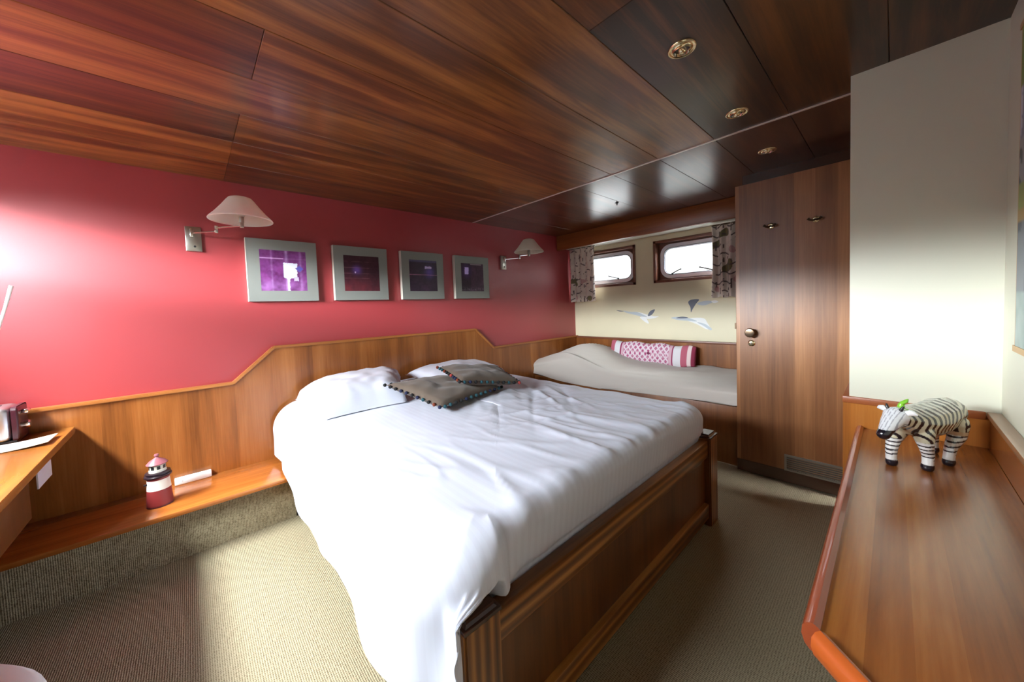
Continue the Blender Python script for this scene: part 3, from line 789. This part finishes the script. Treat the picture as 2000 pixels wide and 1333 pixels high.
# coordinates (y, z) on the wall
gull('leftmost gull painted with both wings spread, below the gap between portholes',
     [('body', [(-.86, 1.10), (-.95, 1.075), (-1.03, 1.055), (-1.09, 1.050), (-1.03, 1.03), (-.95, 1.025), (-.88, 1.06)], GW),
      ('wing', [(-.68, 1.120), (-.76, 1.105), (-.85, 1.10), (-.93, 1.065), (-.96, 1.045), (-.88, 1.055), (-.80, 1.075), (-.72, 1.095)], GG),
      ('wing_tip', [(-.595, 1.127), (-.64, 1.122), (-.69, 1.112), (-.64, 1.110)], GD),
      ('wing', [(-.97, 1.06), (-1.0, 1.11), (-1.05, 1.125), (-1.03, 1.085), (-1.0, 1.06)], GD),
      ('tail', [(-.88, 1.04), (-.94, .99), (-.98, .975), (-.96, 1.02), (-.92, 1.04)], GW)], (-.88, 1.06))
gull('upper-right dark-winged gull painted below the right curtain',
     [('body', [(-1.47, 1.175), (-1.52, 1.195), (-1.57, 1.20), (-1.62, 1.19), (-1.57, 1.165), (-1.52, 1.155)], GG),
      ('wing', [(-1.39, 1.19), (-1.42, 1.215), (-1.49, 1.215), (-1.46, 1.17), (-1.43, 1.12), (-1.415, 1.09), (-1.41, 1.14)], GD),
      ('head', [(-1.60, 1.195), (-1.64, 1.20), (-1.66, 1.185), (-1.62, 1.175)], GW)], (-1.5, 1.15))
gull('lower-right gull painted gliding just above the bolster',
     [('body', [(-1.35, 1.02), (-1.44, 1.035), (-1.53, 1.03), (-1.56, .99), (-1.585, .935), (-1.55, .925), (-1.48, .965), (-1.41, .995)], GW),
      ('wing', [(-1.22, 1.035), (-1.30, 1.045), (-1.40, 1.03), (-1.47, 1.0), (-1.38, 1.005), (-1.28, 1.015)], GG),
      ('wing_tip', [(-1.27, 1.033), (-1.33, 1.047), (-1.39, 1.035), (-1.33, 1.028)], GD),
      ('wing', [(-1.47, .99), (-1.53, .955), (-1.585, .915), (-1.60, .93), (-1.54, .975)], GG)], (-1.42, 1.0))

# ------------------------------------------------------------------ door with fittings
DX = -.897
bm = box(B(), DX, DX+.045, -2.72, -2.036, .012, 1.97, .002)
door = struct('door_1', bm, M_door, smooth=None)
obj('kick_board', box(B(), DX-.006, DX, -2.72, -2.037, .012, .088), M_dark, door, smooth=None)
k = B(); MY = Matrix.Rotation(-math.pi/2, 4, 'Y')
lathe(k, [(0, 0), (.020, 0), (.021, .004), (.011, .010), (.010, .026), (.026, .034), (.031, .046), (.026, .057), (0, .061)], (DX, -2.126, .978), 28, M=MY)
obj('door_handle', k, M_darkbrass, door, label='round dark brass knob')
k = lathe(B(), [(0, 0), (.021, 0), (.021, .003), (.017, .006), (0, .007)], (DX, -2.125, .905), 24, M=MY); kp = obj('keyhole_plate', k, M_brass, door)
obj('key_slot', box(B(), DX-.0085, DX-.006, -2.1275, -2.1225, .897, .913), M_blackp, kp)
obj('hinge', box(B(), DX-.004, DX+.03, -2.036, -2.028, 1.0, 1.04), M_darkbrass, door)
def hook(y, z):
    r = thing('coat_hook', 'double brass coat hook on the door', 'coat hook', (DX, y, z), 'brass coat hooks on the door')
    g = lathe(B(), [(0, 0), (.018, 0), (.018, .004), (.012, .009), (0, .010)], (DX, y, z), 20, M=MY); obj('back_plate', g, M_brass, r)
    g = B()
    for s in (-1, 1):
        tube(g, [(DX-.006, y, z), (DX-.022, y+s*.010, z-.006), (DX-.032, y+s*.022, z-.004), (DX-.034, y+s*.032, z+.006)], [.006, .006, .006, .008], 10)
    obj('prongs', g, M_darkbrass, r); return r
h1 = hook(-2.235, 1.668); h1['label'] = 'left brass double coat hook, nearer the portholes, high on the door'
h2 = hook(-2.452, 1.666); h2['label'] = 'right brass double coat hook, nearer the white bulkhead, high on the door'
vt = thing('vent_grille', 'low metal ventilation grille near the foot of the door', 'vent', (DX, -2.43, .09))
g = B(); box(g, DX-.010, DX, -2.60, -2.30, .088, .10); box(g, DX-.010, DX, -2.60, -2.30, .180, .192); box(g, DX-.010, DX, -2.312, -2.30, .10, .18); box(g, DX-.010, DX, -2.60, -2.588, .10, .18)
obj('frame', g, M_grille, vt, smooth=None)
g = B()
for i in range(6): prism(g, [(DX-.001, .104+i*.013), (DX-.009, .102+i*.013), (DX-.009, .105+i*.013), (DX-.001, .109+i*.013)], 'y', -2.588, -2.312)
obj('slats', g, M_grille, vt, smooth=None)

# ------------------------------------------------------------------ panelling below the bulkhead and long shelf desk
bm = box(B(), -1.762, -1.0, RY, -2.632, 0, .79); wp = struct('wall_bulkhead_panel', bm, wood('orange_panel', (.22, .06, .010), (.50, .17, .028), (.66, .28, .06), 'z', 'y', .3, .3, rough=.3, coat=.2), smooth=None)
obj('cap_rail', box(B(), -1.770, -1.0, RY+.03, -2.630, .777, .803, .003), plain('red_brown_cap', (.36, .10, .03), .35), wp, smooth=30)
bm = box(B(), -3.3, -1.763, RY, RY+.022, .0, .79); fp = struct('wall_front_panel', bm, M_wain, smooth=None)
obj('cap_rail', box(B(), -3.3, -1.772, RY-.0, RY+.030, .788, .806, .003), wood('pale_cap', (.28, .13, .06), (.42, .22, .12), (.52, .32, .2), 'x', 'z', 3, 0), fp)
dk = thing('shelf_desk', 'long glossy cherry desk shelf with raised red edge in the right foreground', 'desk', (-2.4, -2.84, .65))
DZ = .682
bm = B(); prism(bm, [(-1.765, RY+.023), (-1.765, -2.69), (-2.995, -2.69), (-3.27, RY+.023)], 'z', DZ-.035, DZ); obj('desk_top', bm, M_desk, dk, smooth=None)
def lip(a, b_, mat, nm, ext=0):
    a = Vector((*a, 0)); b_ = Vector((*b_, 0)); d = (b_-a).normalized(); q = Vector((-d.y, d.x, 0)); bm = B()
    prof = [(-.002, -.036), (.010, -.036), (.017, -.028), (.021, -.014), (.020, .0), (.014, .008), (.006, .010), (-.002, .005)]
    r0 = [bm.verts.new(a-d*ext+q*p[0]+Vector((0, 0, DZ+p[1]))) for p in prof]; r1 = [bm.verts.new(b_+d*ext+q*p[0]+Vector((0, 0, DZ+p[1]))) for p in prof]
    n = len(prof)
    for i in range(n): bm.faces.new((r0[i], r0[(i+1) % n], r1[(i+1) % n], r1[i]))
    bm.faces.new(r0); bm.faces.new(r1[::-1]); bmesh.ops.recalc_face_normals(bm, faces=bm.faces)
    obj(nm, bm, mat, dk, smooth=40)
lip((-2.997, -2.690), (-1.765, -2.690), M_lip, 'front_edge')
lip((-3.27, RY+.024), (-3.003, -2.700), M_lipo, 'chamfered_edge', .004)
obj('end_panel', box(B(), -2.66, -2.635, RY+.023, -2.71, .001, DZ-.036), M_bed, dk, smooth=None)
obj('end_panel', box(B(), -3.10, -3.08, RY+.023, -2.86, .001, DZ-.036), M_bed, dk, smooth=None)

# zebra figurine -------------------------------------------------------------
def blob(bm, p, r, q, s_):
    """tapered capsule from p (radius r) to q (radius s_)"""
    p, q = Vector(p), Vector(q); n = max(2, int((q-p).length/.004))
    for k in range(n+1):
        t = k/n; c = p.lerp(q, t); rr = r+(s_-r)*t
        m = B(); bmesh.ops.create_icosphere(m, subdivisions=2, radius=rr); bmesh.ops.translate(m, vec=c, verts=m.verts); merge(bm, m)
def remeshed(bm, voxel, smooth):
    me = bpy.data.meshes.new('tmp'); bm.to_mesh(me); bm.free(); o = bpy.data.objects.new('tmp', me); COL.objects.link(o)
    m = o.modifiers.new('r', 'REMESH'); m.mode = 'VOXEL'; m.voxel_size = voxel
    m = o.modifiers.new('s', 'SMOOTH'); m.iterations = smooth; m.factor = .5
    dg = bpy.context.evaluated_depsgraph_get(); dg.update()
    r = bpy.data.meshes.new_from_object(o.evaluated_get(dg)); bpy.data.objects.remove(o); bpy.data.meshes.remove(me)
    out = B(); out.from_mesh(r); bpy.data.meshes.remove(r); return out
zb = B()
def chain(pts):
    for (p, r), (q, s_) in zip(pts, pts[1:]): blob(zb, p, r, q, s_)
chain([((-.112, 0, .150), .044), ((-.070, 0, .148), .049), ((-.02, 0, .138), .052), ((.035, 0, .140), .052), ((.078, 0, .146), .045)])      # barrel
chain([((.078, 0, .146), .043), ((.118, 0, .160), .034), ((.150, 0, .168), .029)])                                                       # neck
chain([((.152, 0, .168), .027), ((.172, 0, .154), .0235), ((.198, 0, .132), .0165), ((.207, 0, .124), .0160)])                              # head
for sx, fx in ((1, .060), (-1, .104)):
    chain([((.072+.012*(fx-.06)/.04, sx*.024, .115), .026), ((fx*.5+.042, sx*.030, .080), .0175), ((fx, sx*.030, .050), .0140), ((fx, sx*.030, .024), .0132), ((fx, sx*.029, .013), .0150)])
for sx, fx in ((1, -.040), (-1, -.124)):
    chain([((-.092, sx*.024, .120), .032), ((-.096+.1*(fx+.09), sx*.030, .085), .021), ((fx*.8-.02, sx*.032, .055), .0145), ((fx, sx*.033, .026), .0132), ((fx, sx*.033, .013), .0150)])
zb = remeshed(zb, .0020, 6)
zmin = min(v.co.z for v in zb.verts)
for v in zb.verts: v.co.z = max(0, v.co.z-zmin-.004)
def zcol(co):
    x, y, z = co
    cream = (.70, .66, .48); white = (.82, .82, .80); black = (.012, .010, .016)
    if z < .020: return black
    if z < .088 and x < .15:
        if z < .034: return white
        return black if math.sin(z*520 + x*60) > .45 else white
    if x > .148:
        if x > .190 and z < .135: return black if x < .212 else black
        return (.40, .40, .45) if math.sin(y*900+x*120) > .8 else (.86, .87, .90)
    if z < .100 and x < .03: return (.72, .55, .36)
    w = x + .35*(z-.14)*math.copysign(1, -x+.02)*min(1, abs(x-.02)/.05) + .008*math.sin(z*90)
    if x < -.085: s = math.sin((z*.9+x*.5)*330)
    else: s = math.sin(w*310 + 1.2*nz(x*25, y*25, z*25))
    edge = .12 if z > .12 else .25
    return black if s > edge else (cream if z < .165 else (.78, .77, .68))
ZB = Matrix.Translation((-2.048, -2.835, DZ+.0005)) @ Matrix.Rotation(math.radians(155.6), 4, 'Z')
zr = thing('zebra_figurine', 'black and white striped ceramic zebra figurine standing on the long desk', 'figurine', (-2.048, -2.835, DZ))
me_cols = zb.verts.layers.float_color.new('col')
for v in zb.verts: c = zcol(v.co); v[me_cols] = (*c, 1)
bmesh.ops.transform(zb, matrix=ZB, verts=zb.verts)
obj('body', zb, M_zebra, zr, smooth=80)
def zpart(nm, fn, mat):
    t = B(); fn(t); bmesh.ops.transform(t, matrix=ZB, verts=t.verts); return obj(nm, t, mat, zr, smooth=60)
def ear(s):
    def f(t):
        tube(t, [(.148, s*.016, .178), (.150, s*.030, .184), (.146, s*.036, .183), (.142, s*.043, .180)], [.006, .0085, .007, .002], 12)
        for v in t.verts: v.co.x = .150+(v.co.x-.150)*.5
    return f
zpart('ear', ear(1), plain('white_glaze', (.85, .85, .85), .2, coat=.6)); zpart('ear', ear(-1), bpy.data.materials['white_glaze'])
def horn(s): return lambda t: tube(t, [(.156, s*.010, .178), (.158, s*.016, .192), (.156, s*.018, .200)], [.005, .004, .002], 10)
zpart('horn', horn(1), M_blackp); zpart('horn', horn(-1), M_blackp)
def bird(t):
    tube(t, [(.135, .004, .178), (.135, .004, .188), (.136, .005, .200), (.137, .006, .207)], [.006, .009, .007, .003], 10)
    tube(t, [(.137, .006, .203), (.132, .014, .212), (.128, .016, .218)], [.006, .005, .001], 8)
    tube(t, [(.135, .006, .186), (.127, .020, .184)], [.006, .002], 8)
zpart('leaf_ornament', bird, M_green)
zpart('tail', lambda t: tube(t, [(-.138, 0, .165), (-.150, 0, .150), (-.152, 0, .120), (-.150, 0, .100)], [.006, .005, .005, .008], 10), M_blackp)

# big landscape picture on the right wall
root = thing('landscape_painting', 'large colourful landscape painting on the wall at the right edge', 'painting', (-2.4, RY, 1.0))
def land(co):
    z = co.z; x = co.x
    n_ = fbm(x*6, z*8, 2); m_ = fbm(x*14, z*16, 5)
    if z > 1.73: return (.22+.3*max(0, n_), .30+.2*n_, .05)
    if z > 1.60: return (.62, .64, .74) if m_ > -.15 else (.25, .25, .35)
    if z > 1.48: return (.06, .07, .08) if m_ > 0 else (.35, .35, .38)
    if z > 1.42: return (.30, .36, .10)
    if z > 1.385: return (.45, .30, .10)
    if z > 1.20: return (.10, .13, .15) if n_ > 0 else (.22, .25, .28)
    return (.35+.2*m_, .45+.2*m_, .42+.2*m_)
bm = B(); grid(bm, lambda u, v: (lin(-2.90, -2.060, u), RY+.019, lin(1.055, 1.885, v)), 90, 100)
obj('canvas', bm, M_bigart, root, smooth=None, col=land)
g = B(); box(g, -2.915, -2.046, RY+.001, RY+.021, 1.040, 1.056); box(g, -2.915, -2.046, RY+.001, RY+.021, 1.884, 1.897); box(g, -2.915, -2.899, RY+.001, RY+.021, 1.056, 1.884); box(g, -2.060, -2.052, RY+.001, RY+.0185, 1.056, 1.884); box(g, -2.899, -2.060, RY+.001, RY+.016, 1.056, 1.884)
obj('frame', g, M_gold, root, smooth=None)

# ------------------------------------------------------------------ four pictures
def art(kind):
    def f(u, v):
        n1_ = fbm(u*4, v*4, kind*3.1); n2_ = fbm(u*14, v*14, kind*5.3)
        if kind == 0:
            c = Vector((.17, .035, .17)) + Vector((.12, .03, .12))*n1_ + Vector((.10, .05, .14))*n2_*.6
            c += Vector((.25, .15, .32))*math.exp(-((v-.12)/.12)**2)*max(0, .5+n1_)*(1 if u < .5 else .6)
            for uu, w, k in ((.24, .02, .25), (.56, .035, .55), (.87, .03, .28)):
                c += Vector((.55, .42, .70))*k*math.exp(-((u-uu)/w)**2)*(.6+.5*n1_+.3*n2_)
            c += Vector((.6, .4, .6))*.8*math.exp(-((v-.80)/.012)**2)*(1 if u < .5 else .15)
            d = max(abs(u-.64-.05*n2_)/.15, abs(v-.50-.06*n1_)/.19)
            if d < 1+.35*n2_: c = Vector((.80, .82, .95))
            if abs(u-.84)+abs(v-.56) < .09+.03*n2_: c = Vector((.12, .10, .42))
            if abs(u-.76) < .05 and abs(v-.30) < .06+.06*n2_: c = Vector((.55, .48, .78))
            if abs(u-.585) < .025+.015*n2_ and v < .36: c = Vector((.72, .70, .82))
        elif kind == 1:
            c = Vector((.045, .012, .022)) + Vector((.02, .006, .01))*n2_
            if v < .5: c += Vector((.12, .012, .010))*max(0, .55+n1_)*(.5-v)*2.2*(1 if u < .75 else .5)
            for vv in (.83, .66, .50, .36):
                c += Vector((.30, .16, .18))*math.exp(-((v-vv)/.008)**2)*max(0, .45+n1_)*(1 if u < .7 else .2)*.7
            d = math.hypot(u-.36, v-.60)
            c += Vector((.10, .06, .32))*math.exp(-(d/.10)**2)
            if math.hypot(u-.31, v-.53) < .022: c = Vector((.75, .6, .85))
        elif kind == 2:
            c = Vector((.030, .012, .030)) + Vector((.02, .008, .02))*n2_ + Vector((.05, .012, .04))*max(0, n1_)*(1.3-v)
            c += Vector((.55, .22, .35))*math.exp(-((v-.53)/.010)**2)*(.7+.4*n2_)
            c += Vector((.08, .05, .30))*math.exp(-((u-.72)/.14)**2-((v-.62)/.16)**2)
            if abs(u-.68) < .12+.05*n2_ and abs(v-.77) < .035+.03*n1_: c = Vector((.60, .52, .85))
            c += Vector((.06, .06, .14))*math.exp(-((v-.97)/.03)**2)
        else:
            c = Vector((.050, .018, .040)) + Vector((.03, .01, .022))*n2_ + Vector((.06, .02, .05))*max(0, n1_)
            c *= (.55 if u < .42 else 1.15)
            if abs(u-.24) < .085+.02*n2_ and abs(v-.74) < .12+.03*n1_: c = Vector((.62, .52, .92))
            c += Vector((.10, .04, .30))*math.exp(-((u-.24)/.15)**2-((v-.72)/.19)**2)*.6
            c += Vector((.30, .26, .28))*math.exp(-((v-.97)/.015)**2)*(1 if .4 < u < .9 else 0)
            c += Vector((.16, .12, .15))*math.exp(-((v-.08)/.05)**2)*max(0, n2_+.2)
        return tuple(min(1, max(.004, t)) for t in c)
    return f
PX = [(-3.418, -3.018), (-2.907, -2.507), (-2.385, -1.985), (-1.859, -1.459)]
LBL = ['leftmost square canvas, bright violet with a large white blotch, grey surround', 'second square canvas from the left, dark red with a small blue spot, grey surround',
       'third square canvas from the left, dark with one pink horizontal line, grey surround', 'rightmost square canvas, dark plum with a small lilac patch at upper left']
for i, (x0, x1) in enumerate(PX):
    z0, z1 = 1.308, 1.710
    r = thing('framed_painting', LBL[i], 'painting', ((x0+x1)/2, 0, z0), 'four square abstract canvases on the red wall')
    g = B(); m_ = .068
    box(g, x0, x0+m_, -.042, -.006, z0, z1); box(g, x1-m_, x1, -.042, -.006, z0, z1); box(g, x0+m_, x1-m_, -.042, -.006, z0, z0+m_); box(g, x0+m_, x1-m_, -.042, -.006, z1-m_, z1)
    bmesh.ops.remove_doubles(g, verts=g.verts, dist=1e-5)
    obj('surround', g, M_pframe, r, smooth=None)
    g = box(B(), x0-.0015, x0+.001, -.0415, -.004, z0, z1); obj('canvas_side', g, M_pedge, r, smooth=None)
    fn = art(i); g = B()
    grid(g, lambda u, v: (lin(x0+m_-.003, x1-m_+.003, u), -.040-.0015, lin(z0+m_-.003, z1-m_+.003, v)), 110, 110)
    rng = (x0+m_, x1-m_, z0+m_, z1-m_)
    a = obj('painted_canvas', g, M_art, r, smooth=None, col=lambda co: fn((co.x-rng[0])/(rng[1]-rng[0]), (co.z-rng[2])/(rng[3]-rng[2])))

# ------------------------------------------------------------------ wall lamps
def wall_lamp(xp, label, elbow, head, dz):
    r = thing('wall_lamp', label, 'wall lamp', (xp, 0, 1.607), 'swing-arm wall lamps')
    pl = obj('wall_plate', box(B(), xp-.036, xp+.036, -.022, -.001, 1.607, 1.750, .003), M_steel, r)
    obj('switch', lathe(B(), [(0, 0), (.006, 0), (.0055, .008), (0, .009)], (xp+.004, -.022, 1.634), 12, M=Matrix.Rotation(math.pi/2, 4, 'X')), M_blackp, pl)
    zA = 1.708; a = Vector((xp-.006, -.045, zA))
    g = B(); box(g, a.x-.008, a.x+.008, a.y-.008, -.020, zA-.024, zA+.024, .002); obj('hinge_block', g, M_nickel, r)
    e_ = Vector((elbow[0], elbow[1], zA)); h_ = Vector((head[0], head[1], zA+.022))
    g = B()
    def bar(p, q, w):
        d = (q-p); L_ = d.length; t = B(); bmesh.ops.create_cube(t, size=1); bmesh.ops.scale(t, vec=(L_, w, w), verts=t.verts)
        bmesh.ops.bevel(t, geom=t.edges[:], offset=.0015, segments=1, affect='EDGES')
        merge(g, t, 0, Matrix.Translation((p+q)/2) @ d.to_track_quat('X', 'Z').to_matrix().to_4x4())
    bar(a, e_, .008); obj('arm', g, M_nickel, r)
    g = B(); box(g, e_.x-.008, e_.x+.008, e_.y-.008, e_.y+.008, zA-.010, zA+.032, .0015); obj('elbow_joint', g, M_nickel, r)
    g = B(); bar(Vector((e_.x, e_.y, zA+.022)), h_, .008); obj('arm', g, M_nickel, r)
    g = B(); box(g, h_.x-.009, h_.x+.009, h_.y-.009, h_.y+.009, zA+.012, zA+.040, .0015)
    lathe(g, [(0, .04), (.012, .04), (.013, .10), (.010, .11), (0, .11)], (h_.x, h_.y, zA), 20); obj('socket', g, M_steel, r)
    zb_ = zA+dz; c = (h_.x, h_.y, zb_)
    prof = [(.150, 0), (.1515, .004), (.148, .010), (.120, .040), (.090, .078), (.066, .112), (.054, .126), (.040, .131), (.012, .133)]
    inn = [(rr-.004 if rr > .02 else rr, zz-.004 if zz > .02 else zz+.0015) for rr, zz in prof]
    s = obj('lamp_shade', lathe(B(), prof, c, 48), M_shade, r, smooth=50)
    obj('shade_lining', lathe(B(), inn, c, 48), M_shadein, s, smooth=50)
    obj('bulb', lathe(B(), [(0, .105), (.014, .108), (.024, .125), (.026, .140), (.018, .158), (0, .166)], (h_.x, h_.y, zA-.035), 20), M_shade, r)
    return r
l1 = wall_lamp(-3.659, 'left swing-arm wall lamp with white cone shade, above the violet painting', (-3.560, -.155), (-3.452, -.275), .050)
l2 = wall_lamp(-1.232, 'right swing-arm wall lamp with white cone shade, near the window corner', (-1.165, -.190), (-1.120, -.285), .050)

# ------------------------------------------------------------------ ceiling spots
def spot(x, y, label):
    r = thing('ceiling_spotlight', label, 'ceiling light', (x, y, H), 'brass recessed ceiling spotlights')
    MX = Matrix.Rotation(math.pi, 4, 'X')
    obj('brass_ring', lathe(B(), [(.026, .010), (.029, .003), (.036, .002), (.040, .005), (.043, .004), (.044, 0), (.030, -.004)], (x, y, H), 36, M=MX), M_brass, r, smooth=60)
    obj('reflector', lathe(B(), [(.027, .006), (.024, -.004), (.016, -.012), (0, -.014)], (x, y, H-.002), 32, M=MX), M_nickel, r, smooth=60)
    obj('lamp_cap', lathe(B(), [(0, .012), (.010, .011), (.013, .006), (.014, -.006)], (x+.002, y, H-.001), 24, M=MX), M_brass, r, smooth=60)
spot(-2.434, -2.287, 'nearest brass recessed ceiling spotlight, largest of the row')
spot(-1.815, -2.285, 'middle brass recessed ceiling spotlight, just before the pale ceiling joint')
spot(-1.196, -2.276, 'farthest brass recessed ceiling spotlight, beyond the pale joint near the door')
obj('ceiling_hook', lathe(B(), [(0, 0), (.014, 0), (.013, .006), (.004, .010), (.003, .022), (0, .023)], (-1.0, -1.209, H), 16, M=Matrix.Rotation(math.pi, 4, 'X')), M_blackp,
    label='tiny black fitting on the glossy ceiling before the portholes', cat='ceiling fitting')

# ------------------------------------------------------------------ lighthouse + white box
lx, ly_ = -3.866, -.268
lh = thing('lighthouse_model', 'small red and white model lighthouse standing on the low shelf', 'ornament', (lx, ly_, SH))
def lcol(co):
    z = co.z-SH
    if z < .012: return (.06, .01, .012)
    if z < .085: return (.24, .028, .028)
    if z < .135: return (.80, .78, .68)
    return (.24, .028, .028)
zs = [0, .004, .012, .03, .05, .07, .0849, .0851, .1, .12, .1349, .1351, .150]
g = lathe(B(), [(0, 0)] + [(.051-.010*z/.15, z) for z in zs] + [(0, .15)], (lx, ly_, SH), 40)
obj('tower', g, M_lh, lh, col=lcol)
obj('gallery', lathe(B(), [(.040, .145), (.050, .147), (.052, .153), (.050, .157), (.044, .159), (.044, .164), (.048, .166), (.047, .170), (.040, .172), (0, .172)], (lx, ly_, SH), 40), plain('dark_plum_paint', (.02, .009, .014), .35), lh)
ro = obj('lantern_room', lathe(B(), [(.033, .171), (.033, .182), (.030, .184), (.030, .205), (.034, .207), (.034, .212), (0, .212)], (lx, ly_, SH), 40), plain('cream_paint', (.72, .68, .58), .4), lh)
for i in range(8):
    a = i*math.pi/4+.2; t = B(); box(t, .0285, .0312, -.006, .006, .186, .203)
    bmesh.ops.transform(t, matrix=Matrix.Translation((lx, ly_, SH)) @ Matrix.Rotation(a, 4, 'Z'), verts=t.verts); obj('window_pane', t, M_blackp, ro, smooth=None)
obj('roof', lathe(B(), [(.040, .210), (.041, .213), (.030, .226), (.012, .238), (.008, .241), (0, .241)], (lx, ly_, SH), 40), plain('rose_paint', (.30, .10, .12), .35), lh)
obj('finial', lathe(B(), [(.008, .240), (.005, .245), (.010, .251), (.008, .258), (0, .261)], (lx, ly_, SH), 20), bpy.data.materials['rose_paint'], lh)
obj('white_hatch', box(B(), lx-.052, lx-.040, ly_-.02, ly_-.012, SH+.115, SH+.122), M_blackp, lh)
sk = thing('socket_strip', 'slim white plastic socket box at the back of the low shelf', 'socket', (-3.74, -.05, SH))
obj('housing', box(B(), -3.818, -3.658, -.070, -.034, SH+.0005, SH+.036, .004), M_plast, sk)
obj('cover_screw', lathe(B(), [(0, 0), (.003, 0), (.003, .0015), (0, .002)], (-3.785, -.07, SH+.020), 10, M=Matrix.Rotation(math.pi/2, 4, 'X')), M_card, sk)

# ------------------------------------------------------------------ left desk and things on it
dl = thing('side_desk', 'cherry wood desk at the left edge, its end against the red wall', 'desk', (-4.5, -1.0, 0))
LZ = .700
bm = B(); prism(bm, [(LX+.008, -.036), (-4.155, -.036), (-4.110, -2.98), (LX+.008, -2.98)], 'z', LZ-.032, LZ, .003); obj('desk_top', bm, M_desky, dl)
obj('drawer_box', box(B(), LX+.01, -4.20, -1.18, -.52, .46, LZ-.033, .003), M_bed, dl)
obj('end_panel', box(B(), LX+.01, -4.25, -2.96, -2.92, .002, LZ-.033), M_bed, dl)
bm = B(); box(bm, -4.165, -4.160, -.60, -.43, .59, LZ-.033, .001); cdn = obj('hanging_card', bm, M_card, smooth=None, label='pale grey card hanging under the edge of the left desk', cat='card')
bm = B(); grid(bm, lambda u, v: (lin(-4.52, -4.175, u), lin(-.365, -.215, v)+.0*u, LZ+.002+.020*max(0, u-.55)**1.5*2+.002*math.sin(u*6)), 30, 20)
o = obj('booklet', bm, M_paper, smooth=None, label='grey printed booklet lying on the left desk before the toaster', cat='booklet'); setsmooth(o.data, None)
so = o.modifiers.new('t', 'SOLIDIFY'); so.thickness = .003; so.offset = 1
ts = thing('toaster', 'small brushed silver toaster with dark end on the left desk', 'toaster', (-4.45, -.13, LZ))
obj('body', box(B(), -4.66, -4.305, -.205, -.055, LZ+.008, LZ+.160, .022, 4), M_silver, ts, smooth=50)
obj('end_cap', box(B(), -4.305, -4.283, -.200, -.060, LZ+.004, LZ+.158, .018, 4), M_maroon, ts, smooth=50)
obj('lever', box(B(), -4.283, -4.264, -.150, -.110, LZ+.118, LZ+.135, .005), M_nickel, ts)
obj('dial', lathe(B(), [(0, 0), (.018, 0), (.018, .014), (.014, .018), (0, .018)], (-4.283, -.130, LZ+.065), 24, M=Matrix.Rotation(math.pi/2, 4, 'Y')), M_nickel, ts)
obj('base', box(B(), -4.65, -4.290, -.198, -.062, LZ+.0005, LZ+.012, .002), M_blackp, ts)
obj('bread_slot', box(B(), -4.62, -4.34, -.145, -.115, LZ+.158, LZ+.1615), M_blackp, ts, smooth=None)

vs_ = thing('reed_vase', 'slender pale rod rising at the far left edge before the red wall', 'ornament', (-4.40, -.42, LZ))
obj('rod', tube(B(), [(-4.40, -.42, LZ+.012), (-4.30, -.42, 1.03), (-4.236, -.42, 1.285), (-4.217, -.42, 1.370)], [.004, .004, .005, .0065], 12), M_plast, vs_)
obj('vase', lathe(B(), [(0, .0005), (.030, .0005), (.032, .006), (.026, .06), (.020, .14), (.022, .15), (.019, .15), (.017, .14), (.022, .06), (.026, .010), (0, .010)], (-4.385, -.42, LZ), 32), M_glass, vs_)
# stool with white round seat, bottom left
st = thing('stool', 'white round padded stool seat just entering the bottom left corner', 'stool', (-4.295, -1.61, 0))
obj('seat', lathe(B(), [(0, .375), (.30, .375), (.327, .39), (.330, .415), (.315, .435), (.27, .447), (0, .451)], (-4.295, -1.61, 0), 56), M_plast, st, smooth=60)
for i in range(4):
    a = math.pi/4+i*math.pi/2; p = Vector((-4.295+.20*math.cos(a), -1.60+.20*math.sin(a), .375)); q = Vector((-4.295+.24*math.cos(a), -1.60+.24*math.sin(a), .001))
    obj('leg', tube(B(), [p, q], .014, 12), M_steel, st)
